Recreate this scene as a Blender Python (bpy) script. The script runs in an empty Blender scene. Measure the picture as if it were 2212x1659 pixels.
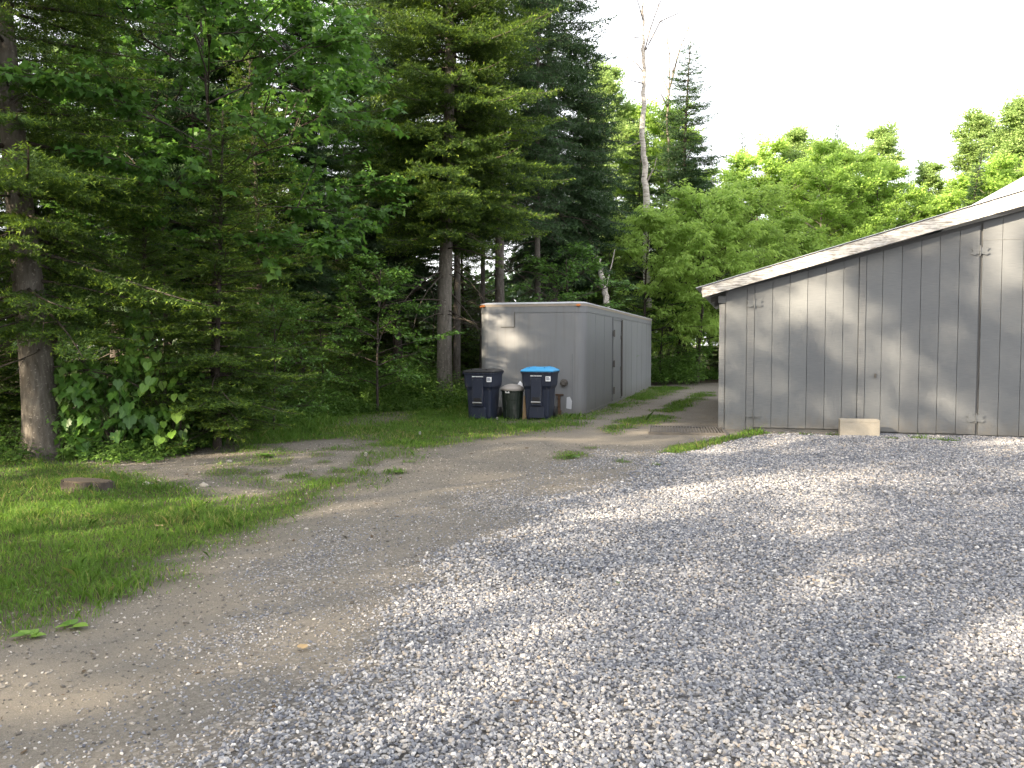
import bpy, math, random
import numpy as np
from mathutils import Vector, Matrix

# ------------------------------------------------------------------ camera, sky, sun, exposure
SC = bpy.context.scene
COL = SC.collection
R = math.radians
CAM_H, F_PX, PW, PH, HZ = 1.56, 1791.0, 2212.0, 1659.0, 744.0
PITCH = math.atan((PH / 2 - HZ) / F_PX)
cam = bpy.data.cameras.new('camera')
cam.sensor_width = 36.0
cam.lens = 36.0 * F_PX / PW
cam.clip_start, cam.clip_end = 0.05, 2000.0
camo = bpy.data.objects.new('camera', cam)
COL.objects.link(camo)
camo.location = (0, 0, CAM_H)
camo.rotation_euler = (R(90) - PITCH, 0, 0)
SC.camera = camo

SUN_AZ, SUN_EL = 53.0, 21.0          # heading of the light over the ground (right of +Y), height of the sun
W = bpy.data.worlds.new('World')
SC.world = W
W.use_nodes = True
nt = W.node_tree
bg = nt.nodes['Background']
sky = nt.nodes.new('ShaderNodeTexSky')
sky.sky_type = 'NISHITA'
sky.sun_disc = False
sky.sun_elevation = R(SUN_EL)
sky.sun_rotation = R(180 + SUN_AZ)
sky.air_density, sky.dust_density, sky.ozone_density = 1.0, 4.0, 1.0
mixs = nt.nodes.new('ShaderNodeMixRGB')            # thin bright cloud veil over the whole sky
mixs.inputs[0].default_value = 0.78
mixs.inputs[2].default_value = (5.0, 4.98, 5.02, 1)
nt.links.new(sky.outputs[0], mixs.inputs[1])
nt.links.new(mixs.outputs[0], bg.inputs[0])
bg.inputs[1].default_value = 0.122

sl = bpy.data.lights.new('sun', 'SUN')
sl.energy, sl.angle, sl.color = 5.0, R(0.8), (1.0, 0.83, 0.60)
suno = bpy.data.objects.new('sun', sl)
COL.objects.link(suno)
ld = Vector((math.sin(R(SUN_AZ)) * math.cos(R(SUN_EL)), math.cos(R(SUN_AZ)) * math.cos(R(SUN_EL)), -math.sin(R(SUN_EL))))
suno.rotation_euler = ld.to_track_quat('-Z', 'Y').to_euler()
suno.location = (-30, -20, 30)

vs = SC.view_settings
vs.view_transform, vs.look, vs.gamma, vs.exposure = 'Standard', 'None', 1.0, 2.25
vs.use_curve_mapping = False
SC.render.engine = 'CYCLES'
cy = SC.cycles
cy.max_bounces, cy.diffuse_bounces, cy.glossy_bounces, cy.transmission_bounces = 5, 3, 2, 3
cy.use_denoising = True
cy.adaptive_threshold = 0.025
cy.use_light_tree = False
cy.caustics_reflective = cy.caustics_refractive = False

# ------------------------------------------------------------------ helpers
def ray(px, py):
    x, y, z = px - PW / 2, -(py - PH / 2), -F_PX
    a = R(90) - PITCH
    v = Vector((x, y * math.cos(a) - z * math.sin(a), y * math.sin(a) + z * math.cos(a)))
    return v.normalized()

def G(px, py, z=0.0):
    v = ray(px, py)
    t = (z - CAM_H) / v.z
    return (v.x * t, v.y * t)

def PX(px, d):
    return (px - PW / 2) / F_PX * d

def ZY(py, d):
    return CAM_H + (HZ - py) / F_PX * d

def hash2(ix, iy, seed):
    h = (ix.astype(np.int64) * 374761393 + iy.astype(np.int64) * 668265263 + seed * 982451653) & 0x7fffffff
    h = ((h ^ (h >> 13)) * 1274126177) & 0x7fffffff
    return ((h ^ (h >> 16)) & 0xffff) / 65535.0

def vnoise(x, y, scale, seed=0):
    x = np.asarray(x, float) / scale
    y = np.asarray(y, float) / scale
    ix, iy = np.floor(x), np.floor(y)
    fx, fy = x - ix, y - iy
    fx, fy = fx * fx * (3 - 2 * fx), fy * fy * (3 - 2 * fy)
    a, b = hash2(ix, iy, seed), hash2(ix + 1, iy, seed)
    c, d = hash2(ix, iy + 1, seed), hash2(ix + 1, iy + 1, seed)
    return (a * (1 - fx) + b * fx) * (1 - fy) + (c * (1 - fx) + d * fx) * fy

def fbm(x, y, scale, seed=0):
    return (vnoise(x, y, scale, seed) * 0.55 + vnoise(x, y, scale * .45, seed + 7) * 0.3 + vnoise(x, y, scale * .2, seed + 13) * 0.15) * 2 - 1

def gh(x, y):
    x = np.asarray(x, float); y = np.asarray(y, float)
    return 0.035 * fbm(x, y, 2.6, 3) + 0.012 * fbm(x, y, .7, 5) + 0.005 * fbm(x, y, .26, 9)

def sdist(x, y, poly):
    """signed distance to a polygon, positive inside"""
    d2 = np.full(x.shape, 1e9)
    ins = np.zeros(x.shape, bool)
    n = len(poly)
    for i in range(n):
        ax, ay = poly[i]; bx, by = poly[(i + 1) % n]
        ex, ey = bx - ax, by - ay
        t = np.clip(((x - ax) * ex + (y - ay) * ey) / (ex * ex + ey * ey + 1e-12), 0, 1)
        d2 = np.minimum(d2, (x - ax - t * ex) ** 2 + (y - ay - t * ey) ** 2)
        c = ((ay > y) != (by > y)) & (x < ex * (y - ay) / (ey if abs(ey) > 1e-12 else 1e-12) + ax)
        ins ^= c
    d = np.sqrt(d2)
    return np.where(ins, d, -d)

def smooth(a, b, v):
    t = np.clip((v - a) / (b - a), 0, 1)
    return t * t * (3 - 2 * t)

def mesh_np(name, V, loops, starts, tint=None, smooth_sh=False):
    me = bpy.data.meshes.new(name)
    V = np.ascontiguousarray(V, dtype=np.float32)
    me.vertices.add(len(V)); me.vertices.foreach_set('co', V.ravel())
    me.loops.add(len(loops)); me.loops.foreach_set('vertex_index', np.asarray(loops, np.int32))
    me.polygons.add(len(starts)); me.polygons.foreach_set('loop_start', np.asarray(starts, np.int32))
    if smooth_sh:
        me.polygons.foreach_set('use_smooth', np.ones(len(starts), bool))
    if tint is not None:
        a = me.attributes.new('tint', 'FLOAT', 'POINT')
        a.data.foreach_set('value', np.asarray(tint, np.float32))
    me.update(calc_edges=True)
    return me

def fan_mesh(name, P, tint=None, smooth_sh=False):
    """P: (n, k, 3) separate k-gons; tint (n,) or (n,k)"""
    n, k, _ = P.shape
    if tint is not None:
        tint = np.repeat(tint, k) if tint.ndim == 1 else tint.ravel()
    return mesh_np(name, P.reshape(-1, 3), np.arange(n * k), np.arange(n) * k, tint, smooth_sh)

class MB:
    """collects plain shapes for one mesh"""
    def __init__(s):
        s.v, s.f = [], []
    def add(s, vs_, fs):
        o = len(s.v)
        s.v += [tuple(p) for p in vs_]
        s.f += [tuple(i + o for i in f) for f in fs]
        return s
    def box(s, x0, x1, y0, y1, z0, z1):
        return s.add([(x0, y0, z0), (x1, y0, z0), (x1, y1, z0), (x0, y1, z0), (x0, y0, z1), (x1, y0, z1), (x1, y1, z1), (x0, y1, z1)],
                     [(0, 3, 2, 1), (4, 5, 6, 7), (0, 1, 5, 4), (1, 2, 6, 5), (2, 3, 7, 6), (3, 0, 4, 7)])
    def prism(s, poly, y0, y1):
        """polygon in x,z drawn out along y"""
        n = len(poly)
        v = [(x, y0, z) for x, z in poly] + [(x, y1, z) for x, z in poly]
        f = [tuple(range(n)), tuple(range(2 * n - 1, n - 1, -1))] + [(i, i + n, (i + 1) % n + n, (i + 1) % n) for i in range(n)]
        return s.add(v, f)
    def loft(s, rings, caps=True):
        n = len(rings[0]); v = [p for r in rings for p in r]; f = []
        for k in range(len(rings) - 1):
            for i in range(n):
                j = (i + 1) % n
                f.append((k * n + i, k * n + j, (k + 1) * n + j, (k + 1) * n + i))
        if caps:
            f.append(tuple(range(n - 1, -1, -1)))
            o = (len(rings) - 1) * n
            f.append(tuple(range(o, o + n)))
        return s.add(v, f)
    def tube(s, pts, rad, k=6, caps=True, jit=0.0, rng=None):
        pts = [Vector(p) for p in pts]; rings = []
        n = len(pts)
        for i, p in enumerate(pts):
            t = (pts[min(i + 1, n - 1)] - pts[max(i - 1, 0)]).normalized()
            up = Vector((0, 0, 1)) if abs(t.z) < .9 else Vector((1, 0, 0))
            a = t.cross(up).normalized(); b = a.cross(t)
            r = rad[i] if hasattr(rad, '__len__') else rad
            ring = []
            for j in range(k):
                q = 2 * math.pi * j / k
                rr_ = r * (1 + (rng.uniform(-jit, jit) if rng else 0))
                ring.append(p + (a * math.cos(q) + b * math.sin(q)) * rr_)
            rings.append(ring)
        return s.loft(rings, caps)
    def mesh(s, name, sm=False):
        me = bpy.data.meshes.new(name)
        me.from_pydata(s.v, [], s.f)
        if sm:
            me.polygons.foreach_set('use_smooth', np.ones(len(me.polygons), bool))
        me.update()
        return me

def tag(o, label=None, cat=None, group=None, kind=None):
    if label: o['label'] = label
    if cat: o['category'] = cat
    if group: o['group'] = group
    if kind: o['kind'] = kind
    return o

def obj(name, me, m=None, parent=None, bevel=0.0, sm_angle=None):
    if isinstance(me, MB):
        me = me.mesh(name)
    if m is not None and not me.materials:
        me.materials.append(m)
    o = bpy.data.objects.new(name, me)
    COL.objects.link(o)
    if parent is not None:
        o.parent = parent
    if bevel:
        b = o.modifiers.new('edge', 'BEVEL'); b.width = bevel; b.segments = 2; b.limit_method = 'ANGLE'
    return o

def thing(name, label, cat, loc=(0, 0, 0), rz=0.0, group=None):
    o = bpy.data.objects.new(name, None)
    o.empty_display_size = .2
    COL.objects.link(o)
    o.location = loc; o.rotation_euler = (0, 0, rz)
    return tag(o, label, cat, group)

def copy_thing(src, loc, rz, sc, label, group=None, lean=(0, 0)):
    r = src.copy(); COL.objects.link(r)
    r.location = loc; r.rotation_euler = (lean[0], lean[1], rz)
    r.scale = sc if hasattr(sc, '__len__') else (sc, sc, sc)
    tag(r, label, None, group)
    for ch in src.children:
        c = ch.copy(); COL.objects.link(c); c.parent = r
        for g in ch.children:
            d = g.copy(); COL.objects.link(d); d.parent = c
    return r

# ------------------------------------------------------------------ materials
ALB = .80
class NB:
    def __init__(s, name):
        s.m = bpy.data.materials.new(name); s.m.use_nodes = True
        s.t = s.m.node_tree; s.p = s.t.nodes['Principled BSDF']; s.out = s.t.nodes['Material Output']
    def n(s, typ, **kw):
        nd = s.t.nodes.new(typ)
        for k, v in kw.items():
            if k.startswith('i_'):
                key = k[2:].replace('_', ' ')
                nd.inputs[int(key) if key.isdigit() else key].default_value = v
            else:
                setattr(nd, k, v)
        return nd
    def l(s, a, b):
        s.t.links.new(a, b)
    def coord(s, out='Object', scale=(1, 1, 1)):
        tc = s.n('ShaderNodeTexCoord'); mp = s.n('ShaderNodeMapping'); mp.inputs['Scale'].default_value = scale
        s.l(tc.outputs[out], mp.inputs['Vector'])
        return mp.outputs[0]
    def noise(s, vec, scale, detail=4, rough=.6):
        nd = s.n('ShaderNodeTexNoise'); nd.inputs['Scale'].default_value = scale
        nd.inputs['Detail'].default_value = detail; nd.inputs['Roughness'].default_value = rough
        s.l(vec, nd.inputs['Vector'])
        return nd.outputs['Fac']
    def ramp(s, fac, stops):
        nd = s.n('ShaderNodeValToRGB'); cr = nd.color_ramp
        while len(cr.elements) < len(stops): cr.elements.new(.5)
        for e, (p, c) in zip(cr.elements, stops):
            e.position = p; e.color = (*c, 1) if len(c) == 3 else c
        s.l(fac, nd.inputs[0])
        return nd.outputs[0]
    def mix(s, fac, a, b, mode='MIX'):
        nd = s.n('ShaderNodeMixRGB', blend_type=mode)
        for i, v in ((0, fac), (1, a), (2, b)):
            if isinstance(v, (int, float)): nd.inputs[i].default_value = v
            elif isinstance(v, tuple): nd.inputs[i].default_value = (*v, 1) if len(v) == 3 else v
            else: s.l(v, nd.inputs[i])
        return nd.outputs[0]
    def math(s, op, a, b=None):
        nd = s.n('ShaderNodeMath', operation=op)
        for i, v in ((0, a), (1, b)):
            if v is None: continue
            if isinstance(v, (int, float)): nd.inputs[i].default_value = v
            else: s.l(v, nd.inputs[i])
        return nd.outputs[0]
    def bump(s, h, strength=.3, dist=.01):
        nd = s.n('ShaderNodeBump'); nd.inputs['Strength'].default_value = strength; nd.inputs['Distance'].default_value = dist
        s.l(h, nd.inputs['Height']); s.l(nd.outputs[0], s.p.inputs['Normal'])
        return nd
    def base(s, c, rough=.7, spec=.3, metal=0.0, k=None):
        k = ALB if k is None else k                      # one reflectance scale for all painted, stone and wood surfaces
        if isinstance(c, tuple): s.p.inputs['Base Color'].default_value = (*[x * k for x in c], 1)
        else: s.l(s.mix(1.0, c, (k, k, k), 'MULTIPLY'), s.p.inputs['Base Color'])
        s.p.inputs['Roughness'].default_value = rough
        s.p.inputs['Specular IOR Level'].default_value = spec
        s.p.inputs['Metallic'].default_value = metal
        return s.m

def mat_leaf(name, stops, transl=.35, tcol=(.25, .42, .05), rough=.55, spec=.25, hue=.5, k=.86):
    b = NB(name)
    at = b.n('ShaderNodeAttribute', attribute_name='tint')
    c = b.ramp(at.outputs['Fac'], stops)
    oi = b.n('ShaderNodeObjectInfo')
    v = b.math('MULTIPLY_ADD', oi.outputs['Random'], .5)
    b.t.nodes[-1].inputs[2].default_value = .75
    c = b.mix(hue, c, b.mix(1.0, c, v, 'MULTIPLY'))
    b.base(c, rough, spec, 0.0, k)
    tr = b.n('ShaderNodeBsdfTranslucent')
    tc = b.mix(1.0, b.mix(.45, c, tcol), (k, k, k), 'MULTIPLY')
    b.l(tc, tr.inputs['Color'])
    mx = b.n('ShaderNodeMixShader'); mx.inputs[0].default_value = transl
    b.l(b.p.outputs[0], mx.inputs[1]); b.l(tr.outputs[0], mx.inputs[2]); b.l(mx.outputs[0], b.out.inputs['Surface'])
    return b.m

M = {}
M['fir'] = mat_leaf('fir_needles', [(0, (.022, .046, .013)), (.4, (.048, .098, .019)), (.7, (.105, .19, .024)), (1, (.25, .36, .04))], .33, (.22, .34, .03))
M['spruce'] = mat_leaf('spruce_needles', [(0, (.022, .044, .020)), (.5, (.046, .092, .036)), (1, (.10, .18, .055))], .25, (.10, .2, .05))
M['maple'] = mat_leaf('maple_leaves', [(0, (.045, .115, .022)), (.5, (.072, .17, .028)), (1, (.14, .26, .038))], .4, (.14, .32, .04))
M['lime'] = mat_leaf('lime_leaves', [(0, (.11, .18, .035)), (.5, (.20, .305, .065)), (1, (.30, .415, .10))], .5, (.38, .54, .10), k=1.36)  # leaf colour raised in place of haze and glare over the far trees
M['pale'] = mat_leaf('pale_leaves', [(0, (.14, .21, .065)), (.5, (.22, .32, .105)), (1, (.30, .41, .15))], .5, (.36, .48, .15), k=1.18)  # paled leaf colour stands for haze on the far tree line
M['shrub'] = mat_leaf('shrub_leaves', [(0, (.055, .125, .022)), (.5, (.09, .195, .032)), (1, (.155, .28, .045))], .35, (.16, .34, .04), .45, .35)
M['grass'] = mat_leaf('grass_blades', [(0, (.055, .13, .02)), (.55, (.11, .22, .032)), (.82, (.20, .30, .05)), (1, (.34, .29, .13))], .35, (.22, .38, .05), .6, .2, 0)
M['weed'] = mat_leaf('weed_leaves', [(0, (.055, .115, .022)), (.5, (.10, .195, .034)), (1, (.17, .29, .05))], .35, (.16, .32, .05))

def mat_bark(name, c0, c1, c2, sc=1.0, zs=.25):
    b = NB(name)
    v = b.coord('Object', (sc, sc, sc * zs))
    n1 = b.noise(v, 16, 6, .7); n2 = b.noise(b.coord('Object', (1, 1, .6)), 3.2, 3)
    c = b.ramp(n1, [(.3, c0), (.55, c1), (.75, c2)])
    c = b.mix(b.math('MULTIPLY', n2, .5), c, c0)
    lich = b.noise(b.coord(), 26, 3, .5)
    lf = b.ramp(lich, [(.62, (0, 0, 0)), (.68, (.55, .55, .55))])
    c = b.mix(lf, c, tuple(min(1, x * 1.35) for x in c2))
    b.bump(n1, .7, .02)
    return b.base(c, .9, .15)
M['bark'] = mat_bark('fir_bark', (.075, .064, .054), (.165, .15, .132), (.27, .25, .225))
M['bark_main'] = mat_bark('sunlit_fir_bark', (.10, .088, .075), (.22, .20, .175), (.34, .32, .29))  # fir bark brightened, sunlight on the main trunk put into its colour
M['bark_dark'] = mat_bark('spruce_bark', (.040, .033, .028), (.085, .072, .062), (.15, .13, .115))
M['bark_pale'] = mat_bark('poplar_bark', (.10, .085, .07), (.21, .19, .16), (.33, .30, .26))
M['twig'] = NB('dead_twigs').base((.085, .072, .06), .9, .1)
def mat_birch():
    b = NB('birch_bark')
    n1 = b.noise(b.coord('Object', (1, 1, 3.5)), 5, 5, .65)
    c = b.ramp(n1, [(.33, (.07, .06, .05)), (.42, (.42, .38, .33)), (.6, (.66, .61, .55))])
    b.bump(n1, .3, .01)
    return b.base(c, .7, .2)
M['birch'] = mat_birch()

def mat_ground():
    b = NB('ground_dirt_and_soil')
    P = b.coord('Object')
    def at(n): return b.n('ShaderNodeAttribute', attribute_name=n).outputs['Fac']
    gr, gs, fo = at('gravel'), at('grass'), at('forest')
    n_f = b.noise(P, 160, 5, .75); n_m = b.noise(P, 22, 5, .65); n_l = b.noise(P, 1.4, 4, .6)
    dirt = b.ramp(n_f, [(.25, (.075, .067, .056)), (.5, (.172, .156, .134)), (.75, (.315, .29, .255))])
    dirt = b.mix(b.ramp(n_l, [(.35, (.0, .0, .0)), (.65, (.55, .55, .55))]), dirt, b.mix(.6, dirt, (.265, .235, .19)))
    dirt = b.mix(b.ramp(n_m, [(.25, (.5, .5, .5)), (.45, (0, 0, 0))]), dirt, (.095, .08, .062))
    vo = b.n('ShaderNodeTexVoronoi', feature='F1'); vo.inputs['Scale'].default_value = 46; b.l(P, vo.inputs['Vector'])
    sep = b.n('ShaderNodeSeparateColor'); b.l(vo.outputs['Color'], sep.inputs[0])
    peb = b.ramp(sep.outputs[0], [(0, (.06, .062, .07)), (.5, (.15, .15, .155)), (.8, (.30, .29, .28)), (1, (.5, .48, .46))])
    peb = b.mix(b.ramp(vo.outputs['Distance'], [(.45, (0, 0, 0)), (.8, (1, 1, 1))]), peb, (.045, .042, .04))
    soil = b.ramp(n_m, [(.3, (.035, .030, .018)), (.6, (.075, .068, .034)), (.8, (.12, .10, .055))])
    litter = b.ramp(n_m, [(.3, (.018, .014, .010)), (.55, (.045, .034, .022)), (.8, (.09, .065, .04))])
    c = b.mix(b.math('POWER', gr, 1.7), dirt, peb)
    c = b.mix(gs, c, soil)
    c = b.mix(fo, c, litter)
    b.l(c, b.p.inputs['Base Color'])
    h = b.math('ADD', n_f, b.math('MULTIPLY', n_m, 1.3))
    b.bump(h, .55, .012)
    return b.base(c, .95, .12)
M['ground'] = mat_ground()

def mat_stone(name, stops):
    b = NB(name)
    oi = b.n('ShaderNodeObjectInfo')
    c = b.ramp(oi.outputs['Random'], stops)
    n = b.noise(b.coord('Object'), 2.5, 4, .7)
    c = b.mix(.35, c, b.mix(1.0, c, b.ramp(n, [(.3, (.55, .55, .55)), (.7, (1.35, 1.35, 1.35))]), 'MULTIPLY'))
    return b.base(c, .8, .25, 0.0, .73)
M['stone'] = mat_stone('gravel_stone', [(0, (.115, .122, .148)), (.22, (.175, .184, .215)), (.45, (.24, .25, .278)), (.62, (.315, .322, .345)),
                                        (.78, (.40, .40, .41)), (.88, (.36, .315, .27)), (.94, (.52, .51, .51)), (1, (.66, .65, .64))])
M['pebble'] = mat_stone('dirt_pebble', [(0, (.09, .085, .08)), (.4, (.18, .165, .145)), (.75, (.30, .275, .24)), (1, (.52, .49, .45))])

def mat_paint(name, c, var=.12, rough=.6, dirt=(.10, .09, .075), dscale=1.6, damt=.25, lines=0.0, mud=False):
    b = NB(name)
    P = b.coord('Object')
    n = b.noise(P, dscale, 5, .65); f = b.noise(P, 60, 3, .6)
    lo = tuple(x * (1 - var) for x in c); hi = tuple(min(1, x * (1 + var)) for x in c)
    col = b.mix(n, lo, hi)
    col = b.mix(b.math('MULTIPLY', b.ramp(n, [(.55, (0, 0, 0)), (.8, (1, 1, 1))]), damt), col, dirt)
    if lines:
        li = b.noise(b.coord('Object', (6, 6, 130)), 1.0, 3, .7)
        col = b.mix(lines, col, b.mix(1.0, col, b.ramp(li, [(.3, (.55, .55, .55)), (.7, (1.3, 1.3, 1.3))]), 'MULTIPLY'))
        b.bump(li, .35, .004)
    else:
        b.bump(f, .08, .003)
    if mud:      # splashed dirt along the foot of the wall
        zc_ = b.n('ShaderNodeSeparateXYZ'); b.l(P, zc_.inputs[0])
        mm = b.ramp(b.math('ADD', zc_.outputs[2], b.math('MULTIPLY', b.math('SUBTRACT', b.noise(b.coord('Object', (9, 9, 5)), 1.2, 4, .7), .5), .8)), [(.0, (1, 1, 1)), (.30, (0, 0, 0))])
        col = b.mix(b.math('MULTIPLY', mm, .5), col, (.16, .145, .12))
    oi = b.n('ShaderNodeObjectInfo')
    col = b.mix(1.0, col, b.ramp(oi.outputs['Random'], [(0, (.91, .91, .92)), (1, (1.06, 1.06, 1.05))]), 'MULTIPLY')
    return b.base(col, rough, .3)
M['grey'] = mat_paint('grey_paint', (.158, .169, .180), .10, .6, lines=.35, damt=.12, mud=True)
M['grey2'] = mat_paint('grey_trim_paint', (.172, .181, .189), .16, .65, lines=.5, damt=.2, mud=True)
M['backing'] = mat_paint('dark_backing_board', (.125, .128, .132), .1, .8)  # grey darker than the planks, for boards behind the joints
def mat_van():
    b = NB('trailer_grey_paint')
    n = b.noise(b.coord('Object'), .8, 5, .6); st = b.noise(b.coord('Object', (7, 7, .35)), 1.6, 5, .65); sp = b.noise(b.coord(), 24, 4, .7)
    c = b.mix(n, (.190, .198, .208), (.224, .232, .244))
    c = b.mix(b.math('MULTIPLY', b.ramp(st, [(.5, (0, 0, 0)), (.72, (1, 1, 1))]), .38), c, (.135, .128, .115))
    z = b.n('ShaderNodeSeparateXYZ'); b.l(b.coord('Object'), z.inputs[0])
    mud = b.ramp(b.math('ADD', z.outputs[2], b.math('MULTIPLY', b.math('SUBTRACT', st, .5), .9)), [(.0, (1, 1, 1)), (.38, (0, 0, 0))])
    c = b.mix(b.math('MULTIPLY', mud, .45), c, (.12, .105, .082))
    c = b.mix(b.ramp(sp, [(.70, (0, 0, 0)), (.74, (.6, .6, .6))]), c, (.30, .29, .27))
    b.bump(n, .25, .03)
    return b.base(c, .5, .3)
M['van'] = mat_van()
M['van_bare'] = mat_paint('trailer_bare_rail', (.36, .31, .255), .18, .5, (.20, .10, .04), 3.0, .5)
M['rust'] = mat_paint('rust', (.09, .055, .035), .4, .9, dscale=9)
M['amber'] = NB('amber_lens').base((.62, .20, .04), .35, .5)
def mat_fascia():
    b = NB('flaking_white_paint')
    g = b.noise(b.coord('Object', (2.2, 20, 34)), 1.6, 6, .72); k = b.noise(b.coord('Object', (3, 3, 6)), 2.5, 4, .6)
    bare = b.mix(b.noise(b.coord('Object', (5, 60, 60)), 2, 4), (.20, .185, .165), (.36, .33, .30))
    f = b.ramp(b.math('ADD', g, b.math('MULTIPLY', k, .35)), [(.60, (1, 1, 1)), (.72, (0, 0, 0))])
    c = b.mix(f, (.70, .69, .66), bare)
    b.bump(g, .5, .006)
    return b.base(c, .75, .25)
M['fascia'] = mat_fascia()
def mat_metal(name, c, rough=.4, metal=.85, v=.15):
    b = NB(name)
    n = b.noise(b.coord('Object', (1, 1, 1)), 1.8, 5, .6)
    col = b.mix(n, tuple(x * (1 - v) for x in c), tuple(min(1, x * (1 + v)) for x in c))
    return b.base(col, rough, .5, metal)
M['roofmetal'] = mat_metal('galvanised_roof', (.58, .60, .64), .5, .25)
M['steel'] = mat_metal('weathered_steel', (.115, .105, .095), .75, .3, .35)
M['bar'] = mat_metal('zinc_bar', (.62, .62, .62), .4, .7)
def mat_plastic(name, c, scuff=.42):
    b = NB(name)
    n = b.noise(b.coord(), 7, 5, .7); s = b.noise(b.coord('Object', (1, 1, .25)), 14, 4, .6)
    col = b.mix(b.math('MULTIPLY', n, .5), c, tuple(x * 1.5 for x in c))
    col = b.mix(b.math('MULTIPLY', b.ramp(s, [(.55, (0, 0, 0)), (.75, (1, 1, 1))]), scuff), col, (.17, .16, .15))
    return b.base(col, .5, .35)
M['navy'] = mat_plastic('navy_plastic', (.016, .022, .042))
M['black'] = mat_plastic('black_plastic', (.014, .014, .016))
M['blue'] = mat_plastic('light_blue_plastic', (.045, .29, .56), .05)
M['green_can'] = mat_plastic('dark_green_plastic', (.012, .020, .014))
M['lid'] = mat_plastic('dusty_tan_lid', (.30, .275, .25), .3)
M['white'] = NB('white_print').base((.75, .75, .76), .6, .3, 0.0, 1.0)
M['ink'] = NB('blue_print').base((.09, .13, .20), .6, .3)
def mat_conc():
    b = NB('concrete')
    n = b.noise(b.coord(), 9, 6, .7); f = b.noise(b.coord(), 90, 4, .7)
    c = b.mix(n, (.38, .345, .285), (.58, .535, .455)); c = b.mix(.4, c, b.mix(1.0, c, f, 'MULTIPLY'))
    b.bump(f, .5, .006)
    return b.base(c, .95, .15)
M['conc'] = mat_conc()
def mat_wood(name, c0, c1, s=(30, 30, 2)):
    b = NB(name)
    n = b.noise(b.coord('Object', s), 1.5, 5, .7)
    c = b.mix(n, c0, c1); b.bump(n, .4, .005)
    return b.base(c, .85, .2)
M['plank'] = mat_wood('old_board', (.16, .105, .055), (.34, .24, .14))
def mat_stump():
    b = NB('stump_top')
    w = b.n('ShaderNodeTexWave', wave_type='RINGS', rings_direction='Z'); w.inputs['Scale'].default_value = 14; w.inputs['Distortion'].default_value = 3
    b.l(b.coord(), w.inputs['Vector'])
    c = b.mix(w.outputs['Fac'], (.10, .078, .058), (.19, .15, .115))
    c = b.mix(b.noise(b.coord(), 6), c, (.10, .085, .065))
    return b.base(c, .95, .1)
M['stump'] = mat_stump()
M['dry_leaf'] = NB('dry_leaf').base((.36, .26, .14), .8, .2)
M['puff'] = NB('seed_fluff').base((.62, .62, .58), .9, .1)

# ------------------------------------------------------------------ ground zones (outlines read off the photograph, laid on the ground plane)
def gp(pts): return [G(*p) for p in pts]
Z_GRAVEL = gp([(470, 1659), (620, 1600), (740, 1500), (800, 1400), (900, 1290), (1000, 1190), (1150, 1122), (1190, 1080), (1340, 1040), (1410, 1000), (1490, 972), (1600, 948), (1700, 936), (2140, 938)]) + [(14, 11), (14, -1), (-1.4, -1), (-1.3, 2.2)]
Z_MID = gp([(-200, 1700), (200, 1520), (480, 1290), (640, 1150), (860, 1075), (1000, 1060), (1150, 1000), (1290, 970), (1400, 985), (1500, 960), (1640, 940)]) + [(14, 11), (14, -1), (-4, -1)]
Z_LAWN = gp([(-900, 1560), (-300, 1450), (0, 1392), (150, 1352), (330, 1290), (420, 1215), (520, 1165), (640, 1110), (730, 1072), (800, 1035), (690, 1024), (590, 1052), (500, 1062), (420, 1050), (330, 1028), (250, 1005), (60, 985), (-300, 1000), (-900, 1060)])
Z_BACK = gp([(470, 962), (560, 928), (700, 892), (850, 876), (1000, 876), (1180, 898), (1265, 893), (1340, 858), (1410, 833), (1490, 836), (1420, 858), (1330, 895), (1250, 918), (1190, 935), (1100, 948), (1000, 950), (930, 980), (840, 988), (800, 962), (720, 952), (620, 960), (520, 985)])
Z_CENTRE = gp([(1412, 890), (1450, 868), (1500, 850), (1545, 846), (1540, 856), (1500, 872), (1490, 888), (1455, 895)])
Z_CENTRE2 = gp([(1290, 938), (1340, 908), (1400, 898), (1470, 902), (1440, 915), (1370, 925), (1330, 940)])
Z_VERGE = gp([(1395, 980), (1450, 962), (1520, 950), (1570, 938), (1640, 926), (1665, 938), (1600, 950), (1540, 962), (1470, 980)])
TUFTS = [(575, 988, .22), (610, 984, .2), (490, 1022, .3), (560, 1024, .2), (640, 1030, .22), (700, 1000, .15), (740, 1020, .2), (855, 1022, .16), (790, 1026, .12), (1240, 985, .3), (1215, 992, .2),
         (1275, 968, .15), (1690, 936, .15), (1740, 938, .2), (1800, 940, .18), (1930, 950, .22), (1990, 948, .28), (2045, 952, .2), (2140, 938, .12), (880, 1000, .12), (680, 985, .15), (1345, 1000, .12), (1420, 1006, .1)]
Z_WOOD = gp([(-3000, 1010), (-200, 985), (100, 975), (330, 985), (470, 962), (620, 930), (800, 890), (1000, 882), (1015, 870)]) + [(-.9, 19.5), (2.6, 31.0), (5.4, 31.3), (12, 36), (60, 40), (200, 60), (200, 400), (-400, 400), (-400, 5)]
Z_BARE = gp([(330, 1030), (430, 985), (600, 950), (830, 960), (1000, 975), (900, 1060), (700, 1090), (560, 1110), (450, 1080)])
TUFT_W = [(*G(a, b), r) for a, b, r in TUFTS]

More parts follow.
